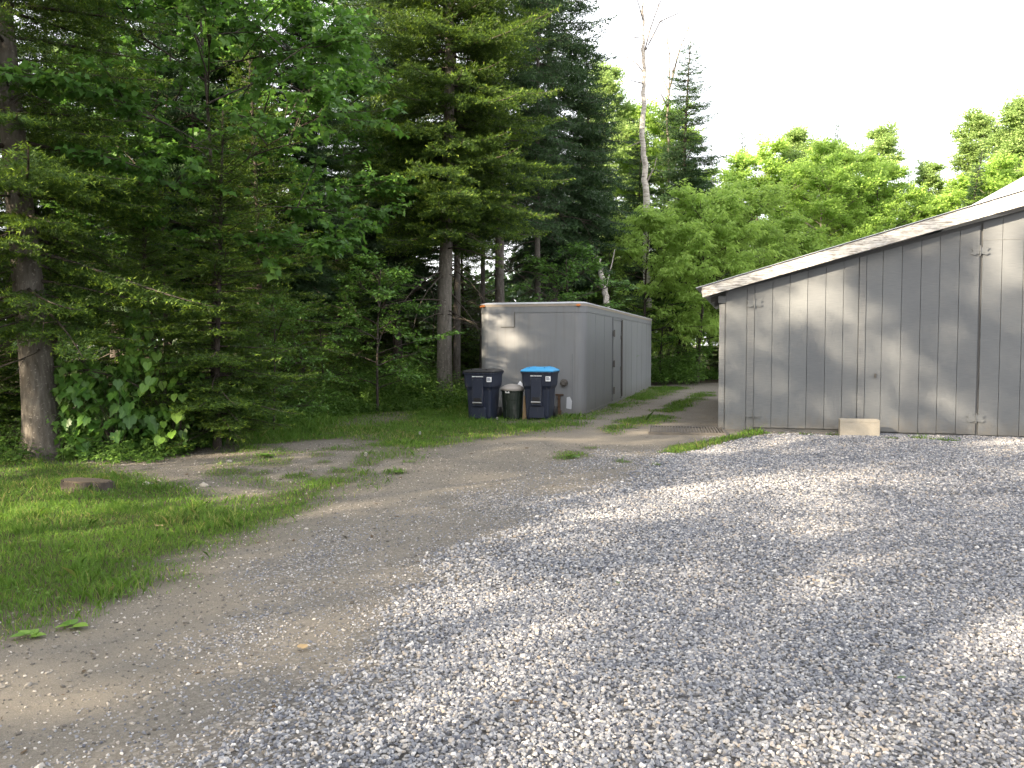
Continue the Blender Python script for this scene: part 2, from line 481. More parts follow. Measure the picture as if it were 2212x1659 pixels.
def f_gravel(x, y):
    n = fbm(x, y, 1.1, 21)
    a = smooth(-.75, .45, sdist(x, y, Z_GRAVEL) + .42 * n)
    b = smooth(-.25, .5, sdist(x, y, Z_MID) + .45 * fbm(x, y, .8, 31)) * (.30 + .48 * smooth(.3, .8, vnoise(x, y, .9, 41)))
    return np.clip(np.maximum(a, b), 0, 1)
def f_grass(x, y):
    n = fbm(x, y, .55, 51); n2 = fbm(x, y, 1.4, 57)
    g = smooth(-.30, .55, sdist(x, y, Z_LAWN) + .34 * n) * (.72 + .28 * smooth(-.5, .2, n2))
    g = np.maximum(g, smooth(-.4, .5, sdist(x, y, Z_BACK) + .42 * n) * (.5 + .5 * smooth(-.35, .25, n2)))
    for z in (Z_CENTRE, Z_CENTRE2):
        g = np.maximum(g, smooth(-.15, .3, sdist(x, y, z) + .3 * n) * .8)
    g = np.maximum(g, smooth(-.06, .14, sdist(x, y, Z_VERGE) + .14 * n) * .85)
    bare = smooth(.1, .9, sdist(x, y, Z_BARE)) * smooth(.42, .72, vnoise(x, y, .38, 63)) * .5
    g = np.maximum(g, bare)
    for tx, ty, tr in TUFT_W:
        g = np.maximum(g, smooth(1.15, .3, np.hypot((x - tx), (y - ty) * .8) / tr + .5 * n) * .7)
    return g
def f_wood(x, y):
    return smooth(-.5, .5, sdist(x, y, Z_WOOD) + .5 * fbm(x, y, 1.2, 61))

def axis(lo, hi, step, far_lo, far_hi):
    c = list(np.arange(lo, hi + 1e-6, step)); d = step
    while c[-1] < far_hi: d *= 1.22; c.append(c[-1] + d)
    d = step
    while c[0] > far_lo: d *= 1.22; c.insert(0, c[0] - d)
    return np.array(c)
gx = axis(-10, 12, .11, -700, 700); gy = axis(1.6, 32, .12, -300, 900)
GXX, GYY = np.meshgrid(gx, gy)
xx, yy = GXX.ravel(), GYY.ravel()
zz = gh(xx, yy)
nx, ny = len(gx), len(gy)
ii = (np.arange(ny - 1)[:, None] * nx + np.arange(nx - 1)[None, :]).ravel()
quads = np.stack([ii, ii + 1, ii + 1 + nx, ii + nx], 1)
me = mesh_np('ground', np.stack([xx, yy, zz], 1), quads.ravel(), np.arange(len(quads)) * 4, None, True)
for nm, fn in (('gravel', f_gravel), ('grass', f_grass), ('forest', f_wood)):
    a = me.attributes.new(nm, 'FLOAT', 'POINT'); a.data.foreach_set('value', fn(xx, yy).astype(np.float32))
tag(obj('ground', me, M['ground']), 'flat yard of sandy dirt running into the shaded wood floor', None, None, 'structure')

# ------------------------------------------------------------------ gravel: loose stones set on the points of a point mesh
def stone_nodes(name, m, variants, seed):
    ng = bpy.data.node_groups.new(name, 'GeometryNodeTree')
    ng.interface.new_socket('Geometry', in_out='INPUT', socket_type='NodeSocketGeometry')
    ng.interface.new_socket('Geometry', in_out='OUTPUT', socket_type='NodeSocketGeometry')
    N = ng.nodes.new; L = ng.links.new
    gi, go = N('NodeGroupInput'), N('NodeGroupOutput')
    join = N('GeometryNodeJoinGeometry')
    rng = random.Random(seed)
    for k in range(variants):
        ico = N('GeometryNodeMeshIcoSphere'); ico.inputs['Radius'].default_value = 1.0; ico.inputs['Subdivisions'].default_value = 2
        nz = N('ShaderNodeTexNoise'); nz.noise_dimensions = '4D'; nz.inputs['W'].default_value = k * 3.7 + seed; nz.inputs['Scale'].default_value = .75; nz.inputs['Detail'].default_value = 1.0
        sub = N('ShaderNodeVectorMath'); sub.operation = 'SUBTRACT'; sub.inputs[1].default_value = (.5, .5, .5)
        scl = N('ShaderNodeVectorMath'); scl.operation = 'SCALE'; scl.inputs['Scale'].default_value = 2.1
        sp = N('GeometryNodeSetPosition')
        L(ico.outputs['Mesh'], sp.inputs['Geometry']); L(nz.outputs['Color'], sub.inputs[0]); L(sub.outputs[0], scl.inputs[0]); L(scl.outputs[0], sp.inputs['Offset'])
        tr = N('GeometryNodeTransform'); tr.inputs['Scale'].default_value = (rng.uniform(.9, 1.35), rng.uniform(.8, 1.0), rng.uniform(.5, .75))
        L(sp.outputs[0], tr.inputs['Geometry'])
        sm = N('GeometryNodeSetMaterial'); sm.inputs['Material'].default_value = m
        L(tr.outputs[0], sm.inputs['Geometry'])
        g2i = N('GeometryNodeGeometryToInstance'); L(sm.outputs[0], g2i.inputs[0]); L(g2i.outputs[0], join.inputs[0])
    def attr(nm, typ):
        a = N('GeometryNodeInputNamedAttribute'); a.data_type = typ; a.inputs['Name'].default_value = nm
        return [o for o in a.outputs if o.enabled][0]
    iop = N('GeometryNodeInstanceOnPoints')
    iop.inputs['Pick Instance'].default_value = True
    L(gi.outputs[0], iop.inputs['Points']); L(join.outputs[0], iop.inputs['Instance'])
    L(attr('pick', 'INT'), iop.inputs['Instance Index'])
    L(attr('rot', 'FLOAT_VECTOR'), iop.inputs['Rotation'])
    L(attr('size', 'FLOAT'), iop.inputs['Scale'])
    L(iop.outputs[0], go.inputs[0])
    return ng

def stones(name, xy, size, m, label, cat, seed, sink=.25):
    rng = np.random.default_rng(seed)
    n = len(xy)
    V = np.stack([xy[:, 0], xy[:, 1], gh(xy[:, 0], xy[:, 1]) + size * (.5 - sink)], 1)
    me = bpy.data.meshes.new(name)
    me.vertices.add(n); me.vertices.foreach_set('co', V.astype(np.float32).ravel())
    a = me.attributes.new('pick', 'INT', 'POINT'); a.data.foreach_set('value', rng.integers(0, 6, n).astype(np.int32))
    a = me.attributes.new('rot', 'FLOAT_VECTOR', 'POINT')
    a.data.foreach_set('vector', np.stack([rng.normal(0, .35, n), rng.normal(0, .35, n), rng.uniform(0, 6.28, n)], 1).astype(np.float32).ravel())
    a = me.attributes.new('size', 'FLOAT', 'POINT'); a.data.foreach_set('value', size.astype(np.float32))
    o = obj(name, me, m)
    md = o.modifiers.new('stones', 'NODES'); md.node_group = stone_nodes(name + '_nodes', m, 6, seed)
    return tag(o, label, cat, None, 'stuff')

def wedge(rng, n, y0, y1, spread=.78, xm=1.2):
    """random ground points inside a slightly widened view wedge"""
    y = np.sqrt(rng.uniform(y0 * y0, y1 * y1, n)); x = rng.uniform(-1, 1, n) * (y * spread + xm)
    return x, y
rng = np.random.default_rng(5)
P_ = []; S_ = []
for y0, y1, dens, s0, s1 in ((1.8, 5.2, 3900, .0056, .0108), (5.2, 8.5, 2500, .007, .0120), (8.5, 15.2, 1300, .009, .0145)):
    area = (y1 ** 2 - y0 ** 2) * .78 + 2.4 * (y1 - y0)
    x, y = wedge(rng, int(area * dens), y0, y1)
    k = (rng.random(len(x)) < f_gravel(x, y) ** 1.3) & (f_grass(x, y) < rng.uniform(.1, .7, len(x)))
    # nothing inside the shed
    sl_ = (x - 3.93) * -.2756 + (y - 15.2) * -.9613
    k &= (x < 3.9) | (sl_ > .02)
    x, y = x[k], y[k]
    s = rng.uniform(s0, s1, len(x)) * np.where(rng.random(len(x)) < .06, 1.5, 1.0)
    s *= np.where(sdist(x, y, Z_GRAVEL) + .38 * fbm(x, y, 1.1, 21) < -.1, rng.uniform(.35, .8, len(x)), 1.0)
    P_.append(np.stack([x, y], 1)); S_.append(s)
stones('gravel', np.concatenate(P_), np.concatenate(S_), M['stone'], 'loose grey and white crushed stone covering the drive', 'gravel', 11)
x, y = wedge(rng, 170000, 1.8, 13, .8)
dn = (1 - f_gravel(x, y)) * (1 - f_grass(x, y)) * (1 - f_wood(x, y))
k = rng.random(len(x)) < dn * np.clip(6.0 / y, .2, 1)
x, y = x[k], y[k]
stones('dirt_pebbles', np.stack([x, y], 1), rng.gamma(1.6, .0016, len(x)) + .0022, M['pebble'], 'fine pale pebbles scattered over the bare dirt', 'pebbles', 23, .35)

# ------------------------------------------------------------------ grass
def blades(name, x, y, h, w, rng, lean=.5):
    n = len(x)
    z = gh(x, y) - .004
    a = rng.uniform(0, 2 * np.pi, n); q = rng.uniform(0, 2 * np.pi, n)
    dx, dy = np.cos(a) * w / 2, np.sin(a) * w / 2
    ln = h * rng.uniform(.1, lean, n)
    b0 = np.stack([x - dx, y - dy, z], 1); b1 = np.stack([x + dx, y + dy, z], 1)
    mx_, my_ = x + np.cos(q) * ln * .35, y + np.sin(q) * ln * .35
    m0 = np.stack([mx_ - dx * .8, my_ - dy * .8, z + h * .58], 1); m1 = np.stack([mx_ + dx * .8, my_ + dy * .8, z + h * .58], 1)
    tp = np.stack([x + np.cos(q) * ln, y + np.sin(q) * ln, z + h * rng.uniform(.8, 1.0, n)], 1)
    return np.stack([b0, b1, m1, tp, m0], 1)
rng = np.random.default_rng(8)
BL, BT = [], []
for y0, y1, dens, w0 in ((3.4, 8, 3600, .0045), (8, 13, 2300, .006), (13, 30, 1300, .010)):
    area = (y1 ** 2 - y0 ** 2) * .8 + 2.4 * (y1 - y0)
    x, y = wedge(rng, int(area * dens), y0, y1, .8)
    g = f_grass(x, y)
    k = rng.random(len(x)) < g ** 1.4
    x, y, g = x[k], y[k], g[k]
    edge = smooth(-.9, .3, sdist(x, y, Z_WOOD) + .25 * fbm(x, y, .6, 3))
    near_bins = smooth(1.6, .2, np.abs(y - 17.3)) * smooth(2.4, 1.2, np.abs(x - .2))
    h = (.022 + .034 * rng.random(len(x)) ** 1.5) * (.6 + .6 * g) * (1 + 1.6 * edge + .35 * near_bins)
    h *= (.75 + .5 * vnoise(x, y, .5, 78)) * (1 + 1.1 * smooth(.66, .8, vnoise(x, y, .2, 77)))
    h = np.where(rng.random(len(x)) < .004, h * 2.6, h)
    bl = blades('g', x, y, h, w0 * rng.uniform(.7, 1.3, len(x)), rng, .9)
    dry = smooth(.5, .85, vnoise(x, y, .8, 91)) * .45 + .12 * smooth(.9, .3, g) + .05
    t = np.clip(rng.normal(.42, .17, len(x)) + .12 * fbm(x, y, 1.0, 95), 0, .8)
    t = np.where(rng.random(len(x)) < dry * .5, rng.uniform(.85, 1, len(x)), t)
    BL.append(bl); BT.append(t)
BL = np.concatenate(BL); BT = np.concatenate(BT)
tag(obj('lawn_grass', fan_mesh('lawn_grass', BL, BT), M['grass']), 'green mown grass with worn edges and tufts beside the dirt track', 'grass', None, 'stuff')

# ------------------------------------------------------------------ shed (local x along the front wall, -y towards the yard)
SHED_ROT = R(-16.0)
SO = Vector((3.93, 15.2, 0))
SU = Vector((math.cos(SHED_ROT), math.sin(SHED_ROT), 0)); SV = Vector((-math.sin(SHED_ROT), math.cos(SHED_ROT), 0))
def on_wall(px, py, off=0.0):
    v = ray(px, py); o = Vector((0, 0, CAM_H)) - (SO + SV * off)
    t = -o.dot(SV) / v.dot(SV)
    p = o + v * t
    return p.dot(SU), p.z
def zx(a): return 1476 + .3906 * a
shed = thing('shed', 'long grey plank shed with a low sloping metal roof and white fascia', 'shed', SO, SHED_ROT)
s_l, z_l = on_wall(1568, 629.5); s_r, z_r = on_wall(2117, 485)
SLOPE = (z_r - z_l) / (s_r - s_l)
def ztop(s): return z_l + SLOPE * (s - s_l)
END = 15.0
wallp = obj('front_wall', MB().prism([(s_l - .03, -.15), (END, -.15), (END, 3.6 + 2.2), (s_r + 1, ztop(s_r + 1) + .05), (s_l - .03, ztop(s_l) + .05)], .030, .12), M['backing'], shed)
sx = [on_wall(zx(a), 750)[0] for a in (200, 233, 350, 392, 490, 585, 683, 783, 880, 965, 1005, 1095, 1200, 1305, 1408, 1515, 1626, 1640, 1750, 1868)]
def plank(x0, x1, zb, parent, y0=0.0, th=.022, ztop0=None, m='grey', name='plank', gap=.007):
    a, b = x0 + gap / 2, x1 - gap / 2
    zt = [ztop(a), ztop(b)] if ztop0 is None else ztop0
    return obj(name, MB().prism([(a, zb), (b, zb), (b, zt[1]), (a, zt[0])], y0, y0 + th), M[m], parent, .003)
rp = random.Random(3)
plank(sx[1], sx[2], -.12, wallp)
plank(sx[2], sx[3], -.12, wallp, -.012, .034, m='grey2', name='batten')
obj('corner_post', MB().box(sx[0] - .01, sx[1] - .012, .02, .16, -.15, ztop(s_l) - .22), M['grey2'], shed, .006)
obj('side_wall', MB().box(sx[0] + .02, sx[0] + .06, .16, 9.0, -.15, ztop(s_l) - .1), M['grey'], shed)
obj('top_plate', MB().box(sx[0] - .03, sx[1] - .002, -.005, 9.0, ztop(s_l) - .21, ztop(s_l) - .08), M['grey2'], shed, .005)
def door(i0, i1, zb):
    d = obj('door', MB().prism([(sx[i0] + .01, zb + .02), (sx[i1] - .01, zb + .02), (sx[i1] - .01, ztop(sx[i1]) - .03), (sx[i0] + .01, ztop(sx[i0]) - .03)], .010, .0285), M['backing'], shed)
    for i in range(i0, i1):
        plank(sx[i], sx[i + 1], zb + rp.uniform(-.006, .006), d, -.012, .021, (ztop(sx[i]) - .015, ztop(sx[i + 1]) - .015))
    return d
d1 = door(3, 9, .055)
d1['label'] = 'left shed door, the shorter one beside the corner post'
d2 = door(10, 16, .03)
d2['label'] = 'right shed door, the taller one behind the concrete block'
plank(sx[9], sx[10], .03, d1, -.030, .018, (ztop(sx[9]) - .02, ztop(sx[10]) - .02), 'grey2', 'batten')
# right part of the wall: boards in two courses above a flashing seam
z_seam = on_wall(zx(1760), 360 + .3906 * 400)[1]
rx = [sx[17], sx[18], sx[19]]
while rx[-1] < END: rx.append(rx[-1] + .305)
for a, b in zip(rx[:-1], rx[1:]):
    plank(a, b, .02, wallp, -.004, .03, (z_seam - .008, z_seam - .008))
    plank(a, b, z_seam + .004, wallp, -.004, .03, (ztop(a) + .02, ztop(b) + .02) if b < 6 else (ztop(a), ztop(b)))
obj('flashing', MB().box(rx[0], END, -.012, -.005, z_seam - .010, z_seam + .004), M['grey2'], wallp)
def hinge(parent, s, z):
    m = MB()
    m.tube([(s, -.040, z - .085), (s, -.040, z + .085)], .011, 8)
    for sg in (-1, 1):
        pts = [(s + sg * .012, z - .05), (s + sg * .10, z - .075), (s + sg * .145, z - .045), (s + sg * .105, z), (s + sg * .145, z + .045), (s + sg * .10, z + .075), (s + sg * .012, z + .05)]
        if sg < 0: pts = pts[::-1]
        m.prism(pts, -.0355, -.031)
        for bx, bz in ((.05, -.035), (.05, .035), (.11, -.05), (.11, .05)):
            m.tube([(s + sg * bx, -.036, z + bz), (s + sg * bx, -.041, z + bz)], .008, 6)
    obj('hinge', m, M['grey'], parent)
for px_, py_, dd in ((zx(395), 360 + .3906 * 755, d1), (zx(385), 360 + .3906 * 1365, d1), (zx(1642), 360 + .3906 * 465, d2), (zx(1603), 360 + .3906 * 1390, d2)):
    s_, z_ = on_wall(px_, py_)
    hinge(dd, sx[3] if dd is d1 else sx[16], z_)
lat = MB().box(sx[10] + .16, sx[10] + .19, -.035, -.014, .98, 1.05)
obj('latch', lat, M['steel'], d2)
# fascia board and metal roof
OV = -.28
fa0 = on_wall(1515.5, 620.5, OV); fb0 = on_wall(1516.5, 641, OV); fb1 = on_wall(2114, 472, OV); ft1 = on_wall(2114, 439, OV)
sb = (fb1[1] - fb0[1]) / (fb1[0] - fb0[0]); st = (ft1[1] - fa0[1]) / (ft1[0] - fa0[0])
st = (st + sb) / 2 + .004
FL = fa0[0]
def fbot(s): return fb0[1] + sb * (s - fb0[0])
def ftop(s): return fa0[1] + st * (s - fa0[0])
joints = [FL, on_wall(zx(1650), 445, OV)[0], 11.0]
for i in range(2):
    a, b = joints[i], joints[i + 1] - .004
    pts = [(a, fbot(a)), (b, fbot(b)), (b, ftop(b)), (a, ftop(a))]
    if i == 0:   # split, weathered board end
        pts = [(a + .02, fbot(a) - .01), (a + .05, fbot(a))] + pts[1:3] + [(a, ftop(a)), (a + .012, ftop(a) - .05), (a - .002, ftop(a) - .065), (a + .006, ftop(a) - .10)]
    obj('fascia_board', MB().prism(pts, OV, OV + .035), M['fascia'], shed, .004)
for t_ in (.6, 2.6, 4.6):      # rafters under the overhang
    obj('rafter', MB().prism([(FL + .03, ftop(FL) - .15), (sx[0] + .1, ftop(sx[0] + .1) - .16), (sx[0] + .1, ftop(sx[0] + .1) - .02), (FL + .03, ftop(FL) - .03)], t_ - .02, t_ + .02), M['grey2'], shed)
obj('soffit', MB().prism([(FL + .02, ftop(FL) - .055), (11, ftop(11) - .055), (11, ftop(11) - .022), (FL + .02, ftop(FL) - .022)], OV + .036, .16), M['grey2'], shed)
def roof_sheet(f, s0, s1, t0, t1, amp=.012, step=.0317):
    t = np.arange(t0, t1, step); ph = (np.arange(len(t)) % 4)
    dz = np.where(ph == 1, amp, np.where(ph == 3, -amp * .2, amp * .4))
    v, fc = [], []
    for tt, dd in zip(t, dz):
        v += [(s0, tt, f(s0) + dd), (s1, tt, f(s1) + dd)]
    for i in range(len(t) - 1):
        fc.append((2 * i, 2 * i + 1, 2 * i + 3, 2 * i + 2))
    me = bpy.data.meshes.new('roof'); me.from_pydata(v, [], fc); me.update()
    return me
roof = obj('roof', roof_sheet(lambda s: ftop(s) + .012, FL - .10, 11.0, OV - .03, 9.0), M['roofmetal'], shed)
roof.modifiers.new('sheet', 'SOLIDIFY').thickness = .004
# upper roof of the main barn: a steeper slope facing the yard, rising behind the low roof
def at_t(px, py, t):
    a, b = on_wall(px, py, t); return Vector((a, t, b))
U0, U1 = at_t(2058, 466, 1.2), at_t(2420, 268, 5.5)
L0, L1 = at_t(2058, 474, .9), at_t(2420, 392, .5)
v_, f_ = [], []
NV, NU = 40, 6
nrm = (U1 - U0).cross(L1 - U0).normalized()
if nrm.z < 0: nrm = -nrm
for a in range(NV + 1):
    k = a / NV; off = (.014, .002, -.004, .002)[a % 4]
    for b_ in range(NU + 1):
        u = b_ / NU
        v_.append(U0.lerp(U1, u).lerp(L0.lerp(L1, u), k) + nrm * off * u)
for a in range(NV):
    for b_ in range(NU):
        q = a * (NU + 1) + b_
        f_.append((q, q + 1, q + NU + 2, q + NU + 1))
ur = obj('upper_roof', MB().add(v_, f_), M['roofmetal'], shed)
ur.modifiers.new('sheet', 'SOLIDIFY').thickness = .004
bk = U1 + Vector((.3, 3.0, -.1))
obj('upper_roof_back', MB().add([U0 + Vector((0, .06, -.02)), U1 + Vector((0, .06, -.02)), U1 + Vector((0, 4, -1.6)), U0 + Vector((.2, 5, -.6))], [(0, 1, 2, 3)]), M['roofmetal'], shed)

# concrete block before the doors
bx_, by_ = G(1862, 943)
blk = thing('concrete_block', 'pale weathered concrete block standing against the grey shed doors', 'block', (bx_, by_ + .13, 0), SHED_ROT)
rr_ = random.Random(4)
w2, dp, hh = .315, .12, .285
obj('body', MB().box(-w2, w2, -dp, dp, -.02, hh - .05).box(-w2, w2, -dp, -dp + .05, hh - .0495, hh).box(-w2, w2, dp - .05, dp, hh - .0495, hh).box(-w2, -w2 + .06, -dp + .0505, dp - .0505, hh - .0495, hh - .002).box(w2 - .06, w2, -dp + .0505, dp - .0505, hh - .0495, hh - .002), M['conc'], blk, .006)

# ------------------------------------------------------------------ storage trailer
TR_ROT = R(-16.1)
TO = Vector((1.62, 18.3, 0))
trailer = thing('storage_trailer', 'long grey box trailer body resting on the ground by the wood', 'trailer', TO, TR_ROT)
TW, TL, TH = 2.47, 12.5, 2.47
def body_ring(z, grow=0.0, r=.22, n=6):
    pts = []
    x0, x1, y0, y1 = -TW - grow, grow, -grow, TL + grow
    for cx_, cy_, a0, rad in ((x1 - r, y0 + r, -90, r), (x1 - .02, y1 - .02, 0, .02), (x0 + .02, y1 - .02, 90, .02), (x0 + r, y0 + r, 180, r)):
        for k in range(n + 1):
            a = R(a0 + 90 * k / n)
            pts.append((cx_ + rad * math.cos(a), cy_ + rad * math.sin(a), z))
    return pts
bm_ = MB().loft([body_ring(.0), body_ring(.12), body_ring(1.2), body_ring(TH - .2)]).mesh('body', False)
bo = obj('body', bm_, M['van'], trailer)
obj('top_band', MB().loft([body_ring(TH - .195, .006), body_ring(TH - .062, .006)]), M['van'], trailer)
obj('top_rail', MB().loft([body_ring(TH - .060, .014), body_ring(TH - .008, .014)]), M['van_bare'], trailer)
obj('roof', MB().loft([body_ring(TH - .006, .022), body_ring(TH + .012, .022), [(x * .96 - .05, y * .98 + .1, z) for x, y, z in body_ring(TH + .04, -.02)]]), M['roofmetal'], trailer)
obj('bottom_rail', MB().loft([body_ring(-.05, .012), body_ring(.055, .012)]), M['van'], trailer)
def on_tr_front(px, py):
    u = Vector((math.cos(TR_ROT), math.sin(TR_ROT), 0)); v = Vector((-math.sin(TR_ROT), math.cos(TR_ROT), 0))
    r = ray(px, py); o = Vector((0, 0, CAM_H)) - TO
    p = o + r * (-o.dot(v) / r.dot(v)); return p.dot(u), p.z
def on_tr_side(px, py):
    u = Vector((math.cos(TR_ROT), math.sin(TR_ROT), 0)); v = Vector((-math.sin(TR_ROT), math.cos(TR_ROT), 0))
    r = ray(px, py); o = Vector((0, 0, CAM_H)) - TO
    p = o + r * (-o.dot(u) / r.dot(u)); return p.dot(v), p.z
for x_ in (-TW + .10, -.16):
    m = MB().loft([[(x_ + .055 * math.cos(a), -.018 - .032 * k * (1 - .5 * k), TH - .045 + .030 * math.sin(a) * (1 - .45 * k)) for a in np.linspace(0, 2 * math.pi, 10, endpoint=False)] for k in (0, .5, 1)])
    obj('marker_light', m, M['amber'], trailer)
obj('marker_light', MB().loft([[(-TW - .02 - .02 * k, .22 + .05 * math.cos(a), TH - .045 + .028 * math.sin(a)) for a in np.linspace(0, 2 * math.pi, 8, endpoint=False)] for k in (0, 1)]), M['amber'], trailer)
# hatch outline on the front
hx0, hz1 = on_tr_front(1082, 675); hx1, hz0 = on_tr_front(1111, 706)
h = obj('hatch', MB().box(hx0, hx1, -.008, .01, hz0, hz1), M['van'], trailer, .002)
obj('hatch_edge', MB().box(hx1 + .001, hx1 + .016, -.013, .01, hz0 - .01, hz1 + .01).box(hx0, hx1 - .001, -.012, .01, hz0 - .016, hz0 - .001), M['steel'], h)
# plain door in the long side
y0_, z1_ = on_tr_side(1323, 690); y1_, z0_ = on_tr_side(1340, 868)
dr = obj('side_door', MB().box(.001, .016, y0_ + .03, y1_ - .03, .10, z1_ - .02), M['van'], trailer, .002)
obj('door_frame', MB().box(.001, .030, y0_ - .035, y0_ + .022, .06, z1_ + .05).box(.001, .034, y1_ - .022, y1_ + .035, .06, z1_ + .05).box(.001, .028, y0_ + .024, y1_ - .024, z1_ - .012, z1_ + .045), M['grey2'], dr)
obj('lock_rod', MB().tube([(.055, y1_ - .10, .12), (.055, y1_ - .10, z1_ + .02)], .022, 8).box(.02, .07, y1_ - .14, y1_ - .06, .85, .95).box(.02, .07, y1_ - .14, y1_ - .06, 1.7, 1.8), M['steel'], dr)
for zz_ in (.35, 1.05, 1.85):
    obj('hinge', MB().box(.031, .052, y0_ - .06, y0_ + .12, zz_ - .07, zz_ + .07).tube([(.055, y0_, zz_ - .09), (.055, y0_, zz_ + .09)], .020, 8), M['steel'], dr)
vx, vz = on_tr_front(1219, 827)
m = MB()
for r0, r1, ya, yb in ((.085, .085, 0, -.05), (.066, .05, -.0505, -.085)):
    m.loft([[(vx + r * math.cos(a), y_, vz + r * math.sin(a)) for a in np.linspace(0, 2 * math.pi, 16, endpoint=False)] for r, y_ in ((r0, ya), (r1, yb))])
obj('socket_cap', m, M['steel'], trailer)
obj('seam', MB().box(-.30, -.292, -.003, .02, .06, 1.35), M['backing'], trailer)
px0, pz0 = on_tr_front(1229, 893)
obj('patch_plate', MB().prism([(px0 - .06, .14), (px0 + .055, .12), (px0 + .07, .30), (px0 + .02, .40), (px0 - .05, .385)], -.006, .01), M['roofmetal'], trailer)
rv = MB()
for k in range(24):
    rv.box(-TW + .25 + k * .09, -TW + .262 + k * .09, -.010, -.004, TH - .182, TH - .170)
for k in range(100):
    rv.box(.005, .011, .25 + k * .12, .262 + k * .12, TH - .182, TH - .170)
    rv.box(.010, .016, .25 + k * .12, .262 + k * .12, .030, .042)
obj('rivets', rv, M['van'], trailer)['kind'] = 'stuff'
for yy_ in np.arange(1.25, TL - .3, 1.22):
    if not (y0_ - .1 < yy_ < y1_ + .1): obj('panel_joint', MB().box(.0005, .005, yy_ - .018, yy_ + .018, .06, TH - .2), M['van'], trailer)
jx = on_tr_front(1209, 870)[0]
obj('landing_bracket', MB().box(jx - .03, jx + .02, -.07, -.001, .0, .42).box(jx - .09, jx + .09, -.05, -.001, .425, .455).box(jx - .08, jx + .06, -.14, -.071, -.01, .10), M['rust'], trailer, .004)

# ------------------------------------------------------------------ bins
def rr(w, d, r, z, cx_=0, cy_=0, n=3):
    pts = []
    for sx_, sy_, a0 in ((1, -1, -90), (1, 1, 0), (-1, 1, 90), (-1, -1, 180)):
        for k in range(n + 1):
            a = R(a0 + 90 * k / n)
            pts.append((cx_ + sx_ * (w / 2 - r) + r * math.cos(a), cy_ + sy_ * (d / 2 - r) + r * math.sin(a), z))
    return pts
def wheelie_bin(name, label, loc, rz, lidm, crumpled, dirty):
    t = thing(name, label, 'bin', loc, rz, 'wheeled bins by the trailer')
    b = obj('body', MB().loft([rr(.47, .52, .04, .005, 0, .02), rr(.49, .55, .045, .08, 0, .01), rr(.53, .62, .05, .62), rr(.555, .645, .05, .655), rr(.60, .70, .05, .70), rr(.63, .74, .05, .93), rr(.635, .745, .05, .955)]), M['navy'], t, .006)
    fy = -.335
    # raised middle column with its arch; a black plate stands for shade in the catch bar recess
    obj('front_column', MB().prism([(-.115, .30), (.115, .30), (.115, .83), (.09, .865), (-.09, .865), (-.115, .83)], -.378, -.28), M['navy'], b, .01)
    obj('lower_column', MB().prism([(-.16, .04), (.16, .04), (.16, .245), (.12, .28), (-.12, .28), (-.16, .245)], -.325, -.24), M['navy'], b, .01)
    obj('pocket_shade', MB().box(-.08, .08, -.381, -.37, .335, .47), M['black'], b)
    obj('catch_bar', MB().tube([(-.10, -.392, .372), (.10, -.392, .372)], .013, 8), M['bar'], b)
    obj('rim', MB().loft([rr(.67, .785, .05, .952), rr(.675, .79, .055, .985)]), M['navy'], b, .006)
    l = MB().loft([rr(.685, .80, .06, .987), rr(.69, .805, .06, 1.012), rr(.63, .72, .07, 1.035), rr(.50, .56, .08, 1.072 if not crumpled else 1.050), rr(.44, .48, .08, 1.082 if not crumpled else 1.056)])
    lo_ = obj('lid', l, lidm, t, .008)
    for sx_ in (-1, 1):
        obj('lid_rib', MB().box(sx_ * .16 - .012, sx_ * .16 + .012, -.30, .25, 1.02, 1.090 if not crumpled else 1.064), lidm, lo_, .006)
        obj('hinge_lug', MB().box(sx_ * .22 - .03, sx_ * .22 + .03, .40, .45, .94, 1.02), M['navy'], lo_, .006)
        w = MB()
        w.loft([[(sx_ * (.235 + k * .06), .27 + .125 * math.cos(a), .125 + .125 * math.sin(a)) for a in np.linspace(0, 2 * math.pi, 18, endpoint=False)] for k in (0, 1)])
        obj('wheel', w, M['black'], t, .006)
    obj('handle_bar', MB().tube([(-.25, .43, .90), (.25, .43, .90)], .016, 8), M['navy'], t)
    # worn white print over the column (unreadable at this distance) and the side sticker
    g = MB(); x_ = -.115; rg = random.Random(7)
    while x_ < .115:
        wl = rg.uniform(.014, .019)
        for q in range(3):
            xa = x_ + q * wl / 3
            if rg.random() < .62: g.box(xa, xa + .0045, -.3855, -.374, .898, .917)
        g.box(x_, x_ + wl * .8, -.386, -.374, .898 + .015 * rg.randint(0, 1), .902 + .013)
        x_ += wl + .006
    obj('lettering', g, M['white'], b)
    stk = obj('sticker', MB().box(.20, .30, -.3795, -.36, .80, .90), M['white'], b, .002)
    ink = MB()
    for k in range(3): ink.box(.212, .285 - .012 * (k == 2), -.382, -.379, .825 + .022 * k, .838 + .022 * k)
    obj('print', ink, M['ink'], stk)
    return t
bz = gh(np.array([0.]), np.array([17.]))[0]
def bin_at(px, py):
    x_, y_ = G(px, py)
    return (x_, y_ + .36, float(gh(np.array([x_]), np.array([y_ + .36]))[0]))
wheelie_bin('wheeled_bin', 'navy wheeled bin with a faded black lid, left of the two', bin_at(1043, 908), R(-17), M['black'], True, 1)
wheelie_bin('wheeled_bin', 'navy wheeled bin with a bright light blue lid', bin_at(1168, 909), R(-15), M['blue'], False, 1)
cx0, cy0, cz0 = bin_at(1107, 908)
can = thing('trash_can', 'round dark green trash can with dusty domed lid between the two bins', 'trash can', (cx0, cy0 - .05, cz0), 0)
def ring(r, z, n=28): return [(r * math.cos(a), r * math.sin(a), z) for a in np.linspace(0, 2 * math.pi, n, endpoint=False)]
